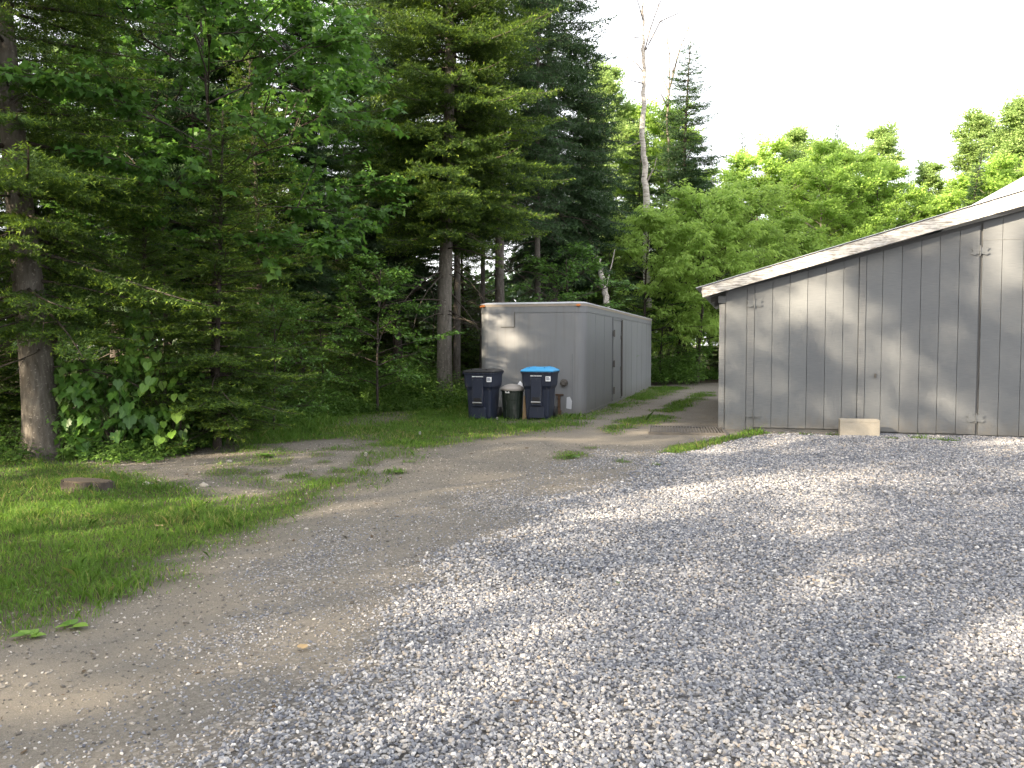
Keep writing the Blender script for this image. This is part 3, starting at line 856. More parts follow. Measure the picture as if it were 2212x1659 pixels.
cb_ = obj('body', MB().loft([ring(.185, .0), ring(.19, .03), ring(.20, .2), ring(.206, .205), ring(.21, .40), ring(.217, .405), ring(.222, .57), ring(.236, .575), ring(.236, .615)]), M['green_can'], can, .003)
for k in range(14):
    a = 2 * math.pi * k / 14
    obj('rib', MB().add([(math.cos(a + s) * r, math.sin(a + s) * r, z) for z, r0 in ((.04, .19), (.55, .219)) for s, r in ((-.05, r0), (0, r0 + .008), (.05, r0))], [(0, 1, 4, 3), (1, 2, 5, 4)]), M['green_can'], cb_)
obj('lid', MB().loft([ring(.245, .60), ring(.25, .635), ring(.225, .665), ring(.16, .705), ring(.08, .728), ring(.01, .735)]), M['lid'], can, .004)
g = MB(); rg = random.Random(2)
for k in range(6):
    a = -2.25 + k * .07; r_ = .238
    hh_ = rg.uniform(.018, .04)
    g.add([(r_ * math.cos(a), r_ * math.sin(a), .55), (r_ * math.cos(a + .05), r_ * math.sin(a + .05), .55), (r_ * math.cos(a + .05), r_ * math.sin(a + .05), .55 + hh_), (r_ * math.cos(a), r_ * math.sin(a), .55 + hh_)], [(0, 1, 2, 3)])
obj('lettering', g, M['white'], cb_)
bx2, by2, bz2 = bin_at(1122, 908)
rg = random.Random(9)
m = MB().loft([[(.10 * s * math.cos(a) * (1 + rg.uniform(-.15, .15)), .08 * s * math.sin(a), z) for a in np.linspace(0, 2 * math.pi, 9, endpoint=False)] for s, z in ((.7, .0), (1.0, .10), (.8, .16), (.35, .22), (.05, .26))])
bag = tag(obj('plastic_bag', m, M['white']), 'crumpled white plastic bag tucked behind the round trash can', 'bag')
bag.location = (bx2 + .02, by2 + .32, .52)
pxx, pyy = G(1133, 907)
pl = tag(obj('board', MB().box(-.045, .045, -.012, .012, 0, .52), M['plank'], None, .003), 'short brown wooden board leaning on the blue-lidded bin', 'board')
pl.location = (pxx, pyy + .02, -.02); pl.rotation_euler = (R(-4), R(2), R(-15))

# ------------------------------------------------------------------ drain grate on the track
ga, gb = G(1400, 938), G(1548, 940)
gc = G(1470, 917)
gl = math.hypot(gb[0] - ga[0], gb[1] - ga[1])
gx0, gy0 = (ga[0] + gb[0]) / 2 + .18, (ga[1] + gb[1]) / 2 + .55
grate = thing('steel_grate', 'rusty steel bar grate lying in the dirt beside the shed corner', 'grate', (gx0, gy0, float(max(gh(np.array([gx0 + a * .3 for a in (-2, -1, 0, 1, 2)]), np.array([gy0] * 5)))) - .018), R(-10))
GW, GD = .66, .58
bar_me = MB().box(-.011, .011, -GD + .03, GD - .03, .0, .035).mesh('bar'); bar_me.materials.append(M['steel'])
obj('frame', MB().box(-GW, GW, -GD, -GD + .03, -.02, .04).box(-GW, GW, GD - .03, GD, -.02, .04).box(-GW, -GW + .03, -GD + .031, GD - .031, -.02, .04).box(GW - .03, GW, -GD + .031, GD - .031, -.02, .04), M['steel'], grate)
nb = 24
for k in range(nb):
    o = obj('bar', bar_me, None, grate); o.location = (-GW + .06 + (2 * GW - .12) * k / (nb - 1), 0, -.002); o.rotation_euler = (0, 0, 0)

# ------------------------------------------------------------------ stump
sx0, sy0 = G(160, 1071)
stump = thing('tree_stump', 'low sawn tree stump in the grass in front of the left fir', 'stump', (sx0, sy0 + .24, 0))
rs = random.Random(12)
def sring(r, z, sd): 
    q = random.Random(sd); ph = [q.uniform(0, 6) for _ in range(3)]
    return [(r * (1 + .07 * math.sin(3 * a + ph[0]) + .05 * math.sin(7 * a + ph[1]) + .03 * math.sin(13 * a + ph[2])) * math.cos(a), .60 * r * (1 + .06 * math.sin(3 * a + ph[0]) + .05 * math.sin(7 * a + ph[1])) * math.sin(a), z + .012 * math.sin(a + ph[2])) for a in np.linspace(0, 2 * math.pi, 40, endpoint=False)]
obj('bark', MB().loft([sring(.30, -.05, 1), sring(.275, .03, 1), sring(.262, .08, 1), sring(.256, .115, 1)], True), M['bark_dark'], stump)
obj('cut_top', MB().loft([sring(.240, .110, 1), sring(.236, .127, 1)], True), M['stump'], stump)

# ------------------------------------------------------------------ tree builders
def norm(v): return v / np.maximum(np.linalg.norm(v, axis=-1, keepdims=True), 1e-9)

def trunk_mesh(name, H, r0, r1, seed, k=14, sway=.12, flare=.35, z0=-.15, path=None):
    q = random.Random(seed)
    n = 26
    px_, py_ = q.uniform(0, 6), q.uniform(0, 6)
    bumps = [(q.uniform(0, 6), q.choice((2, 3, 4, 5)), q.uniform(.01, .035)) for _ in range(4)]
    rings = []
    for i in range(n + 1):
        f = (i / n) ** 1.5
        z = z0 + (H - z0) * f
        r = r0 + (r1 - r0) * min(1, max(0, z) / H) ** .9
        fl = math.exp(-max(z, 0) / .28) * flare
        x = sway * (math.sin(z * .35 + px_) - math.sin(px_)) * min(1, z / 4 + .2); y = sway * (math.sin(z * .3 + py_) - math.sin(py_)) * min(1, z / 4 + .2)
        if path: x, y = x + path(z)[0], y + path(z)[1]
        ring_ = []
        for j in range(k):
            a = 2 * math.pi * j / k
            rr2 = r * (1 + sum(am * math.sin(m_ * a + ph + z * .8) for ph, m_, am in bumps) + fl * (.75 + .5 * math.sin(5 * a + px_)))
            ring_.append((x + rr2 * math.cos(a), y + rr2 * math.sin(a), z))
        rings.append(ring_)
    me = MB().loft(rings).mesh(name, True)
    return me, lambda z: (sway * (math.sin(z * .35 + px_) - math.sin(px_)) * min(1, z / 4 + .2) + (path(z)[0] if path else 0), sway * (math.sin(z * .3 + py_) - math.sin(py_)) * min(1, z / 4 + .2) + (path(z)[1] if path else 0))

def tubes_np(name, lines, k=4):
    """lines: list of (pts (n,3), radii (n,)); one mesh of thin tubes"""
    V, F, off = [], [], 0
    ang = np.arange(k) * 2 * np.pi / k
    ca, sa = np.cos(ang), np.sin(ang)
    for pts, rad in lines:
        n = len(pts)
        t = norm(np.gradient(pts, axis=0))
        up = np.where(np.abs(t[:, 2:3]) < .9, np.array([[0, 0, 1.]]), np.array([[1., 0, 0]]))
        a = norm(np.cross(t, up)); b = np.cross(a, t)
        V.append((pts[:, None, :] + (a[:, None, :] * ca[None, :, None] + b[:, None, :] * sa[None, :, None]) * rad[:, None, None]).reshape(-1, 3))
        i = (np.arange(n - 1)[:, None] * k + np.arange(k)[None, :]); j = (np.arange(n - 1)[:, None] * k + (np.arange(k)[None, :] + 1) % k)
        F.append(np.stack([i, j, j + k, i + k], -1).reshape(-1, 4) + off)
        off += n * k
    F = np.concatenate(F)
    return mesh_np(name, np.concatenate(V), F.ravel(), np.arange(len(F)) * 4, None, True)

def conifer_parts(seed, H, cb, Rm, whorl=.30, per=5, nlen=.05, nw=.018, nstep=.045, bl=.16, tw=.13, e_lo=-14, e_hi=28, droop=.25, upt=.25, power=.85, tip=.6, center=lambda z: (0, 0), gaps=.0, zc=99., hang=.05, roll=.8):
    rng = np.random.default_rng(seed)
    limbs, S0, S1, ST = [], [], [], []
    z = cb; az0 = 0.0
    while z < H - .15:
        f = (z - cb) / (H - cb)
        prof = (1 - f) ** power * (0.62 + .38 * min(1, f / .12))
        for k in range(per):
            az = az0 + 2 * np.pi * k / per + rng.normal(0, .28)
            L = Rm * prof * rng.uniform(.62, 1.12) + .12
            if rng.random() < gaps: L *= rng.uniform(.25, .6)
            e = R(e_lo + (e_hi - e_lo) * f) + rng.normal(0, .09)
            z0 = z + rng.uniform(-whorl * .5, whorl * .5)
            n = max(4, int(L / .2))
            t = np.linspace(0, 1, n + 1); r = L * t
            azc = az + rng.normal(0, .12) * t
            hz = r * np.tan(e) - droop * L * t ** 2 + upt * L * t ** 3.5
            cx_, cy_ = center(z0)
            pts = np.stack([cx_ + np.cos(azc) * r, cy_ + np.sin(azc) * r, z0 + hz], 1)
            limbs.append((pts, (.006 + .011 * L) * (1 - .9 * t) * .9 + .002))
            # branchlets
            start = .16 * L if L > .6 else 0.02
            cf = 1.9 if z > zc else 1.0
            s = np.arange(start, L, bl * cf * rng.uniform(.85, 1.2))
            if len(s) < 1: continue
            u = s / L
            p = np.stack([np.interp(u, t, pts[:, i]) for i in range(3)], 1)
            tg = norm(np.gradient(pts, axis=0)); tg = norm(np.stack([np.interp(u, t, tg[:, i]) for i in range(3)], 1))
            lat = norm(np.cross(tg, np.array([0, 0, 1.])))
            for sd in (-1, 1):
                a = R(58) + rng.normal(0, .15, len(s))
                d = tg * np.cos(a)[:, None] + lat * (sd * np.sin(a))[:, None]
                d[:, 2] += rng.normal(-.10, .13, len(s)); d = norm(d)
                ln = (np.minimum(.52 * (L - s) + .12, .30 * L + .18)) * rng.uniform(.6, 1.1, len(s)) * np.clip((s / L) / .25, .35, 1)
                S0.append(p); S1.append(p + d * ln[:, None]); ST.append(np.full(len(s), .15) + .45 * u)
                # twigs
                cnt = np.maximum((ln / (tw * cf)).astype(int), 0)
                idx = np.repeat(np.arange(len(s)), cnt)
                if len(idx):
                    first = np.concatenate([[0], np.cumsum(cnt)[:-1]])
                    kk = np.arange(len(idx)) - first[idx]
                    q = (kk + .6) * tw * cf; q = np.minimum(q, ln[idx] * .97)
                    p2 = p[idx] + d[idx] * q[:, None]
                    l2 = norm(np.cross(d[idx], np.array([0, 0, 1.])))
                    for s2 in (-1, 1):
                        a2 = R(50) + rng.normal(0, .2, len(idx))
                        d2 = d[idx] * np.cos(a2)[:, None] + l2 * (s2 * np.sin(a2))[:, None]
                        d2[:, 2] += rng.normal(-hang, .28, len(idx)); d2 = norm(d2)
                        ln2 = (.42 * (ln[idx] - q) + .07) * rng.uniform(.6, 1.15, len(idx))
                        S0.append(p2); S1.append(p2 + d2 * ln2[:, None]); ST.append(.2 + .55 * u[idx])
            S0.append(pts[-2:-1]); S1.append(pts[-1:] + (pts[-1:] - pts[-2:-1]) * .4); ST.append(np.array([.8]))
        az0 += 2.4
        z += whorl * rng.uniform(.75, 1.25)
    # leader
    S0.append(np.array([[*center(H), H - .5]])); S1.append(np.array([[*center(H), H + .1]])); ST.append(np.array([.7]))
    S0, S1, ST = np.concatenate(S0), np.concatenate(S1), np.concatenate(ST)
    ax = S1 - S0; ln = np.linalg.norm(ax, axis=1); axn = ax / np.maximum(ln, 1e-6)[:, None]
    cnt = np.maximum((ln / nstep).astype(int), 1) * 2
    idx = np.repeat(np.arange(len(S0)), cnt)
    first = np.concatenate([[0], np.cumsum(cnt)[:-1]])
    kk = np.arange(len(idx)) - first[idx]
    tpos = (kk // 2 + rng.uniform(.2, .8, len(idx))) / (cnt[idx] / 2)
    side = np.where(kk % 2 == 0, -1., 1.)
    A = axn[idx]
    lat = norm(np.cross(A, np.array([0, 0, 1.]) + rng.normal(0, .12, (len(idx), 3))))
    upv = np.cross(lat, A)
    ro = rng.normal(.25, roll, len(idx))
    sv = lat * (side * np.cos(ro))[:, None] + upv * np.sin(ro)[:, None]
    sw = rng.uniform(.55, .95, len(idx))
    dirn = norm(A * sw[:, None] + sv * (1.15 - sw * .4)[:, None])
    base = S0[idx] + ax[idx] * tpos[:, None]
    nl = nlen * rng.uniform(.7, 1.25, len(idx))
    hw = A * (nw * .5)
    P = np.stack([base - hw, base + hw, base + dirn * nl[:, None]], 1)
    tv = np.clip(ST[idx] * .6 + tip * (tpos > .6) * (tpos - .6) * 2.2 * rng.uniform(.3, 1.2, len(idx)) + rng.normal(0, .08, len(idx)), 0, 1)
    return limbs, P.astype(np.float32), tv

def dead_limbs(seed, z0, z1, n, L, center=lambda z: (0, 0)):
    rng = np.random.default_rng(seed); out = []
    for k in range(n):
        z = rng.uniform(z0, z1); az = rng.uniform(0, 6.28); l = L * rng.uniform(.35, 1.0)
        t = np.linspace(0, 1, 6); e = rng.normal(-.15, .25); cx_, cy_ = center(z)
        bend = rng.normal(0, .5)
        pts = np.stack([cx_ + np.cos(az + bend * t) * l * t, cy_ + np.sin(az + bend * t) * l * t, z + l * t * np.tan(e) - .25 * l * t ** 2], 1)
        out.append((pts, .011 * l * (1 - .85 * t) + .002))
        for j in range(rng.integers(2, 6)):
            u = rng.uniform(.3, .9); p = np.array([np.interp(u, t, pts[:, i]) for i in range(3)])
            a2 = az + rng.choice([-1, 1]) * rng.uniform(.5, 1.1); l2 = l * rng.uniform(.2, .45); t2 = np.linspace(0, 1, 4)
            out.append((np.stack([p[0] + np.cos(a2) * l2 * t2, p[1] + np.sin(a2) * l2 * t2, p[2] + l2 * t2 * rng.normal(-.15, .25) - .2 * l2 * t2 ** 2], 1), .005 * l * (1 - .8 * t2) + .0012))
    return out

def conifer_tree(name, label, loc, seed, H, cb, Rm, r0, bark='bark', leafm='fir', group=None, dead=(0, 0, 0, 0), path=None, sway=.12, flare=.35, **kw):
    t = thing(name, label, 'tree', loc, 0, group)
    tm, ctr = trunk_mesh('trunk', H, r0, .015, seed, 16, sway, flare, path=path)
    tr = obj('trunk', tm, M[bark], t)
    limbs, P, tv = conifer_parts(seed, H, cb, Rm, center=ctr, **kw)
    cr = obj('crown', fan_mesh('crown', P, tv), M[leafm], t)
    obj('branches', tubes_np('branches', limbs, 4), M['bark_dark'], cr)
    if dead[2]:
        obj('dead_branches', tubes_np('dead_branches', dead_limbs(seed + 5, dead[0], dead[1], dead[2], dead[3], ctr), 4), M['twig'], t)
    return t

LEAF_DIAMOND = np.array([[0, 0, 0], [.45, -.30, .06], [1, 0, -.08], [.45, .30, .06]])
LEAF_LONG = np.array([[0, 0, 0], [.35, -.17, .05], [1, 0, -.12], [.35, .17, .05]])
LEAF_MAPLE = np.array([[0, 0, 0], [-.06, -.34, 0], [.22, -.30, .03], [.30, -.58, -.04], [.52, -.26, .03], [1, 0, -.10], [.52, .26, .03], [.30, .58, -.04], [.22, .30, .03], [-.06, .34, 0]])
def leaves(p, axis_, size, shape, rng, face=.9, droop=.25):
    n = len(p)
    a = axis_.copy(); a[:, 2] -= droop; a = norm(a)
    up = np.array([0, 0, 1.]) + rng.normal(0, 1 - face + .25, (n, 3)); 
    b = norm(np.cross(up, a)); c = np.cross(a, b)
    S = size[:, None, None]
    return (p[:, None, :] + S * (shape[None, :, 0:1] * a[:, None, :] + shape[None, :, 1:2] * b[:, None, :] + shape[None, :, 2:3] * c[:, None, :])).astype(np.float32)

def hardwood_parts(seed, H, cb, cr, n1=18, n2=9, n3=8, nl=10, leaf=.10, shape=LEAF_DIAMOND, droop=.3, prof='oval', up=.75, tl=.55, flat=.0, face=.75, lr=1.0, center=lambda z: (0, 0)):
    rng = np.random.default_rng(seed)
    limbs = []; LP, LA, LT = [], [], []
    for i in range(n1):
        f = (i + rng.uniform(.1, .9)) / n1
        z = cb + (H * .93 - cb) * f * .92
        az = i * 2.4 + rng.normal(0, .3)
        fw = math.sin(math.pi * min(1, (.12 + .84 * f) ** .8)) if prof == 'oval' else (1 - f) ** .7 * min(1, .5 + f * 3)
        L = max(.35, cr * (.35 + .75 * fw) * rng.uniform(.75, 1.1))
        e = up * (.35 + .8 * f) + rng.normal(0, .12)
        d = np.array([math.cos(az) * math.cos(e), math.sin(az) * math.cos(e), math.sin(e)])
        t = np.linspace(0, 1, 7)
        cx_, cy_ = center(z)
        pts = np.array([cx_, cy_, z]) + d * (L * t)[:, None] + np.stack([rng.normal(0, .05 * L) * t ** 2, rng.normal(0, .05 * L) * t ** 2, -.14 * L * t ** 2], 1)
        limbs.append((pts, ((.008 * L + .006) * (1 - .82 * t) + .003) * lr))
        for j in range(n2):
            u = rng.uniform(.25, 1.0) if j else 1.0
            p = np.array([np.interp(u, t, pts[:, q]) for q in range(3)])
            d2 = d + rng.normal(0, .75, 3) * np.array([1, 1, .6 - flat * .4]); d2[2] += .1 - flat * .15; d2 /= np.linalg.norm(d2)
            L2 = L * rng.uniform(.25, .48) * (1.15 - .5 * u) + .15
            t2 = np.linspace(0, 1, 5)
            pts2 = p + d2 * (L2 * t2)[:, None]; pts2[:, 2] -= .12 * L2 * t2 ** 2
            limbs.append((pts2, (.008 * L2 + .004) * (1 - .8 * t2) + .0015))
            m = n3
            u3 = rng.uniform(.2, 1.0, m)
            p3 = np.stack([np.interp(u3, t2, pts2[:, q]) for q in range(3)], 1)
            d3 = norm(d2 + rng.normal(0, .8, (m, 3)) * np.array([1, 1, .5 - flat * .3]))
            l3 = tl * rng.uniform(.5, 1.1, m)
            for q in range(m):
                limbs.append((np.stack([p3[q], p3[q] + d3[q] * l3[q] * .55, p3[q] + d3[q] * l3[q] - np.array([0, 0, .08 * l3[q]])]), np.array([.004, .0028, .0012])))
            idx = np.repeat(np.arange(m), nl)
            kk = np.tile(np.arange(nl), m)
            tt = (kk + rng.uniform(.2, .8, len(idx))) / nl
            pos = p3[idx] + d3[idx] * (l3[idx] * tt)[:, None]; pos[:, 2] -= .08 * l3[idx] * tt ** 2
            latv = norm(np.cross(d3[idx], np.array([0, 0, 1.]) + rng.normal(0, .3, (len(idx), 3))))
            sd = np.where(kk % 2 == 0, 1., -1.)
            axv = norm(d3[idx] * .7 + latv * sd[:, None] * .8 + rng.normal(0, .25, (len(idx), 3)))
            LP.append(pos + latv * (sd * leaf * .2)[:, None]); LA.append(axv); LT.append(np.clip(rng.normal(.42, .18, len(idx)) + .18 * (tt - .5) + .12 * rng.normal(), 0, 1))
    LP, LA, LT = np.concatenate(LP), np.concatenate(LA), np.concatenate(LT)
    P = leaves(LP, LA, leaf * rng.uniform(.65, 1.25, len(LP)), shape, rng, face, droop)
    return limbs, P, LT

def hardwood_tree(name, label, loc, seed, H, cb, cr, r0, bark='bark_pale', leafm='lime', group=None, sway=.25, **kw):
    d_near = loc[1] < 25
    t = thing(name, label, 'tree', loc, 0, group)
    tm, ctr = trunk_mesh('trunk', H * .93, r0, .012, seed, 10, sway, .3)
    obj('trunk', tm, M[bark], t)
    limbs, P, LT = hardwood_parts(seed, H, cb, cr, center=ctr, **kw)
    c = obj('crown', fan_mesh('crown', P, LT), M[leafm], t)
    obj('branches', tubes_np('branches', [l for l in limbs if len(l[0]) > 3 or d_near], 3), M[bark], c)
    return t

# ------------------------------------------------------------------ the near firs
lx, ly = G(80, 992)
fir_left = conifer_tree('fir_tree', 'big fir at the left edge with a bare scarred lower trunk', (lx, ly + .2, 0), 101, 14.0, 1.95, 3.0, .235, dead=(1.2, 5, 26, 1.5),
                        path=lambda z: (-.075 * z, .02 * z), sway=.05, flare=.45, whorl=.29, per=6, nlen=.054, nw=.022, nstep=.034, bl=.14, tw=.10, e_lo=-10, e_hi=25, droop=.18, upt=.12, power=.55, tip=.9, gaps=.3, zc=6.8, hang=.15, roll=1.0)
mx_, my_ = PX(960, 22.0), 22.0
fir_main = conifer_tree('fir_tree', 'tall sunlit fir with a straight trunk left of the trailer', (mx_, my_, 0), 202, 21.0, 4.3, 3.3, .215, 'bark_main', dead=(2.2, 6.5, 26, 2.2), sway=.08,
                        whorl=.25, per=6, nlen=.078, nw=.034, nstep=.046, bl=.17, tw=.12, e_lo=-14, e_hi=26, droop=.22, upt=.22, power=.6, tip=.9, gaps=.2, zc=11.5, hang=.2, roll=1.15)

# ------------------------------------------------------------------ shared conifers
spr = conifer_tree('spruce_tree', 'tall dark spruce behind the trailer, reaching past the top edge', (PX(1190, 30), 30, 0), 303, 18.5, 3.6, 3.1, .19, 'bark_dark', 'spruce', dead=(1.2, 5.5, 30, 2.0),
                   whorl=.29, per=6, nlen=.12, nw=.046, nstep=.062, bl=.20, tw=.15, e_lo=-20, e_hi=25, droop=.24, upt=.2, power=.75, tip=.6, gaps=.12, hang=.35, roll=1.0)
yng = conifer_tree('fir_tree', 'young dark fir in the undergrowth right of the big left trunk', (PX(560, 17), 17, 0), 404, 7.5, .6, 1.9, .075, 'bark_dark', 'fir', dead=(.3, 2, 10, .8),
                   whorl=.21, per=6, nlen=.07, nw=.03, nstep=.045, bl=.15, tw=.11, hang=.12, e_lo=-8, e_hi=30, droop=.15, upt=.12, power=.8, tip=.8, gaps=.2)
spr.scale = (1.12, 1.12, 1.25)
def cfr(src, px, d, H0, H, rz, label, wid=1.0, group=None, lean=(0, 0)):
    s = H / H0
    return copy_thing(src, (PX(px, d), d, -.02), rz, (s * wid, s * wid, s), label, group, lean)
SP = lambda px, d, H, rz, label, wid=1.0, **k: cfr(spr, px, d, 18.5, H, rz, label, wid, **k)
YG = lambda px, d, H, rz, label, wid=1.0, **k: cfr(yng, px, d, 7.5, H, rz, label, wid, **k)
SP(437, 18.8, 15, 1.0, 'spruce with a thick grey trunk showing behind the left shrubs', .8)
SP(652, 20.5, 13, 2.2, 'slim spruce with a thin bare trunk midway between the two big firs', .8)
hib = conifer_tree('spruce_tree', 'thick grey spruce trunk rising right above the trailer front', (PX(1082, 25.6), 25.6, 0), 313, 19.0, 5.6, 2.5, .185, 'bark', 'spruce', dead=(1.5, 6.2, 34, 1.7), sway=.05,
                   whorl=.32, per=6, nlen=.12, nw=.046, nstep=.068, bl=.22, tw=.16, e_lo=-20, e_hi=25, droop=.24, upt=.2, power=.7, tip=.6, gaps=.15, hang=.35, roll=1.0)
cfr(hib, 986, 25.0, 19.0, 18.0, 3.3, 'grey spruce trunk standing just right behind the tall sunlit fir', .72)
cfr(hib, 1041, 28.5, 19.0, 18.0, 4.1, 'thin dark spruce trunk above the left corner of the trailer', .58)
cfr(hib, 1163, 27.0, 19.0, 19.0, 1.5, 'slim spruce trunk above the middle of the trailer front', .66)
SP(250, 21.0, 16, .4, 'dark spruce deep in the wood above the large-leaved shrubs', 1.1)
SP(120, 17.0, 11, 1.9, 'dark spruce in the wood just right of the big left fir', .95)
SP(-120, 16.0, 9.5, 2.9, 'dark spruce past the left edge behind the big left fir', 1.1)
SP(-420, 15.0, 9, 3.6, 'spruce out of frame beyond the left edge, farthest left', 1.1)
SP(520, 27.0, 14.5, 3.1, 'dark spruce deep in the wood behind the left maple', 1.1)
SP(800, 31.0, 21, 4.4, 'dark spruce deep in the wood left of the tall sunlit fir', 1.1)
SP(360, 33.0, 15, 5.2, 'far spruce at the back of the left wood', 1.2)
SP(690, 39.0, 13, .9, 'farthest spruce showing as a dark mass between the left maple and the sunlit fir', 1.2)
SP(862, 25.5, 15, 1.7, 'short dark spruce close behind the tall sunlit fir', 1.0)
SP(1262, 33.0, 13.5, 2.6, 'dark spruce behind the broken white birch', 1.15)
SP(1380, 39.0, 12, 1.2, 'dark spruce behind the dead white birch', 1.2)
SP(1482, 38.0, 15.2, .2, 'narrow spire-topped spruce standing against the white sky by the dead birch', 1.25)
SP(1533, 50.0, 13.6, 3.9, 'small pointed spruce top right of the spire-topped spruce', .7)
SP(1596, 52.0, 14.8, 2.0, 'narrow blue-green spruce at the left end of the far tree line', .62)
SP(1662, 40.0, 7.6, 4.8, 'dark short spruce in the shade behind the shed roof', 1.2)
SP(1440, 45.0, 8.0, 5.5, 'low dark spruce behind the end of the track', 1.4)
SP(1802, 58.0, 17.2, 4.6, 'thin sparse spruce top rising over the lime green trees', .55)
SP(2052, 41.0, 11.0, 5.9, 'slightly leaning dark spruce above the right part of the shed roof', .8, lean=(0, R(6)))
SP(1748, 56.0, 15.4, 2.7, 'pointed spruce top between the tall poplars in the far line', .62)
SP(1952, 50.0, 12.0, 1.6, 'dark pointed spruce at the dip in the far tree line', .8)
SP(2088, 55.0, 14.6, 3.2, 'slim spruce top left of the pale tall poplar', .6)
YG(300, 14.0, 4.6, 1.3, 'young fir with layered boughs over the large-leaved shrubs', 1.3)
YG(466, 12.25, 5.0, 2.4, 'young fir with spreading boughs right beside the leafy shrubs', 1.15)
YG(-60, 13.0, 5.0, 3.9, 'young fir behind the big left trunk at the frame edge', 1.3)
YG(740, 23.0, 5.5, 5.1, 'young fir in the dark behind the leafy sapling', 1.2)
YG(790, 27.0, 7.0, 2.9, 'young fir in the gap between the sapling and the sunlit fir trunk', 1.3)
YG(895, 29.0, 6.0, .3, 'young fir low behind the left side of the sunlit fir trunk', 1.4)
YG(1010, 31.0, 6.5, 4.6, 'young fir behind the bins left of the trailer', 1.4)
YG(640, 25.0, 6.5, 1.8, 'young fir in the dark below the left maple', 1.4)
YG(1310, 31.0, 5.0, .7, 'young fir beside the broken white birch', 1.2)
YG(1560, 40.0, 4.5, 4.0, 'young fir in the dark by the shed corner', 1.4)

# ------------------------------------------------------------------ hardwoods
maple = hardwood_tree('maple_tree', 'shaded maple with broad drooping leaves in the left wood', (PX(455, 12.7), 12.7, 0), 505, 9.6, 2.9, 2.7, .036, 'bark_dark', 'maple', n1=26, n2=9, n3=7, nl=10, lr=.5, leaf=.11, shape=LEAF_MAPLE, droop=.55, flat=.6, tl=.5)
sap = hardwood_tree('maple_sapling', 'leafy green sapling beside the trunk of the tall sunlit fir', (PX(815, 18.6), 18.6, 0), 606, 3.5, .45, 1.35, .03, 'bark_dark', 'shrub', n1=16, n2=7, n3=6, nl=9, leaf=.085, shape=LEAF_DIAMOND, droop=.35, flat=.7, tl=.32)
mid = hardwood_tree('beech_tree', 'bright leafy young beech with drooping leaves behind the shed corner', (PX(1505, 33.5), 33.5, 0), 707, 7.9, 1.6, 2.7, .10, 'bark_dark', 'lime', n1=22, n2=10, n3=9, nl=12, leaf=.18, shape=LEAF_LONG, droop=.8, flat=.4, tl=.6, face=.35)
lime = hardwood_tree('maple_tree', 'lime green sunlit maple above the middle of the shed roof', (PX(1790, 42), 42, 0), 808, 11.8, 2.6, 3.3, .14, 'bark_pale', 'lime', n1=30, n2=12, n3=10, nl=14, leaf=.14, shape=LEAF_DIAMOND, droop=.25, flat=.8, tl=.7, face=.25)
pop = hardwood_tree('poplar_tree', 'tall pale green poplar in the far tree line over the shed', (PX(1905, 51), 51, 0), 909, 15.6, 2.6, 2.7, .16, 'bark_pale', 'pale', n1=32, n2=12, n3=10, nl=13, leaf=.135, shape=LEAF_DIAMOND, droop=.35, up=1.05, tl=.75, face=.2, prof='cone')
def hw(src, px, d, H0, H, rz, label, wid=1.0, **k):
    return cfr(src, px, d, H0, H, rz, label, wid, **k)
hw(maple, 625, 20.0, 9.6, 10.4, 2.0, 'maple with leaves hanging against the bright sky left of the sunlit fir', .95)
hw(maple, 330, 19.0, 9.6, 10.0, 4.0, 'maple behind the big left fir near the top edge', 1.0)
hw(sap, 700, 20.5, 3.5, 3.2, 2.0, 'leafy sapling left of the one beside the sunlit fir', 1.0)
hw(sap, 590, 14.6, 3.5, 2.4, 4.0, 'small leafy sapling right of the large-leaved shrubs', 1.0)
hw(sap, 1235, 26.0, 3.5, 4.6, 1.2, 'leafy sapling looking over the trailer roof left of the broken birch', 1.1)
hw(sap, 1425, 33.0, 3.5, 3.6, 5.0, 'dark leafy sapling behind the far end of the trailer', 1.1)
hw(mid, 1600, 36.0, 7.9, 8.6, 2.4, 'green leafy tree right of the young beech above the shed eave', 1.0)
hw(mid, 1398, 32.6, 7.9, 6.9, 4.4, 'shaded leafy tree left of the young beech', 1.0)
hw(mid, 1690, 39.0, 7.9, 7.6, .9, 'green leafy tree low behind the shed roof', 1.1)
hw(lime, 1640, 49.0, 11.8, 13.6, 1.1, 'green tree right of the narrow blue-green spruce in the far line', .9)
hw(lime, 1870, 44.0, 11.8, 11.6, 3.0, 'yellow green tree right of the lime green maple', .9)
hw(lime, 1428, 42.0, 11.8, 14.0, 5.0, 'yellow green tree behind the dead white birch', .75)
hw(pop, 1700, 50.0, 15.0, 14.6, 1.3, 'tall pale poplar in the far line above the shed eave', 1.0)
hw(pop, 1985, 52.0, 15.0, 13.2, 2.8, 'pale tree at the dip in the far tree line', 1.0)
hw(pop, 2110, 50.0, 15.0, 15.9, 4.1, 'pale tall poplar left of the right frame edge', 1.05)
hw(pop, 2215, 46.0, 15.0, 15.4, 5.3, 'pale tall poplar cut by the right frame edge', 1.1)
hw(pop, 2330, 43.0, 15.0, 13.6, .5, 'poplar standing just beyond the right frame edge', 1.1)
hw(pop, 1830, 47.0, 15.0, 13.0, 4.9, 'pale green poplar behind the lime green maple', 1.0)
hw(pop, 2165, 52.0, 15.0, 15.2, .8, 'pale poplar between the two tall ones at the right edge', 1.0)
hw(pop, 1760, 53.0, 15.0, 14.6, 2.3, 'pale green poplar left behind the lime green maple', 1.0)
hw(lime, 2010, 45.0, 11.8, 10.0, 2.2, 'low green tree beside the leaning spruce above the shed roof', 1.1)
hw(lime, 2150, 42.0, 11.8, 11.0, .3, 'low green tree above the upper metal roof', 1.1)
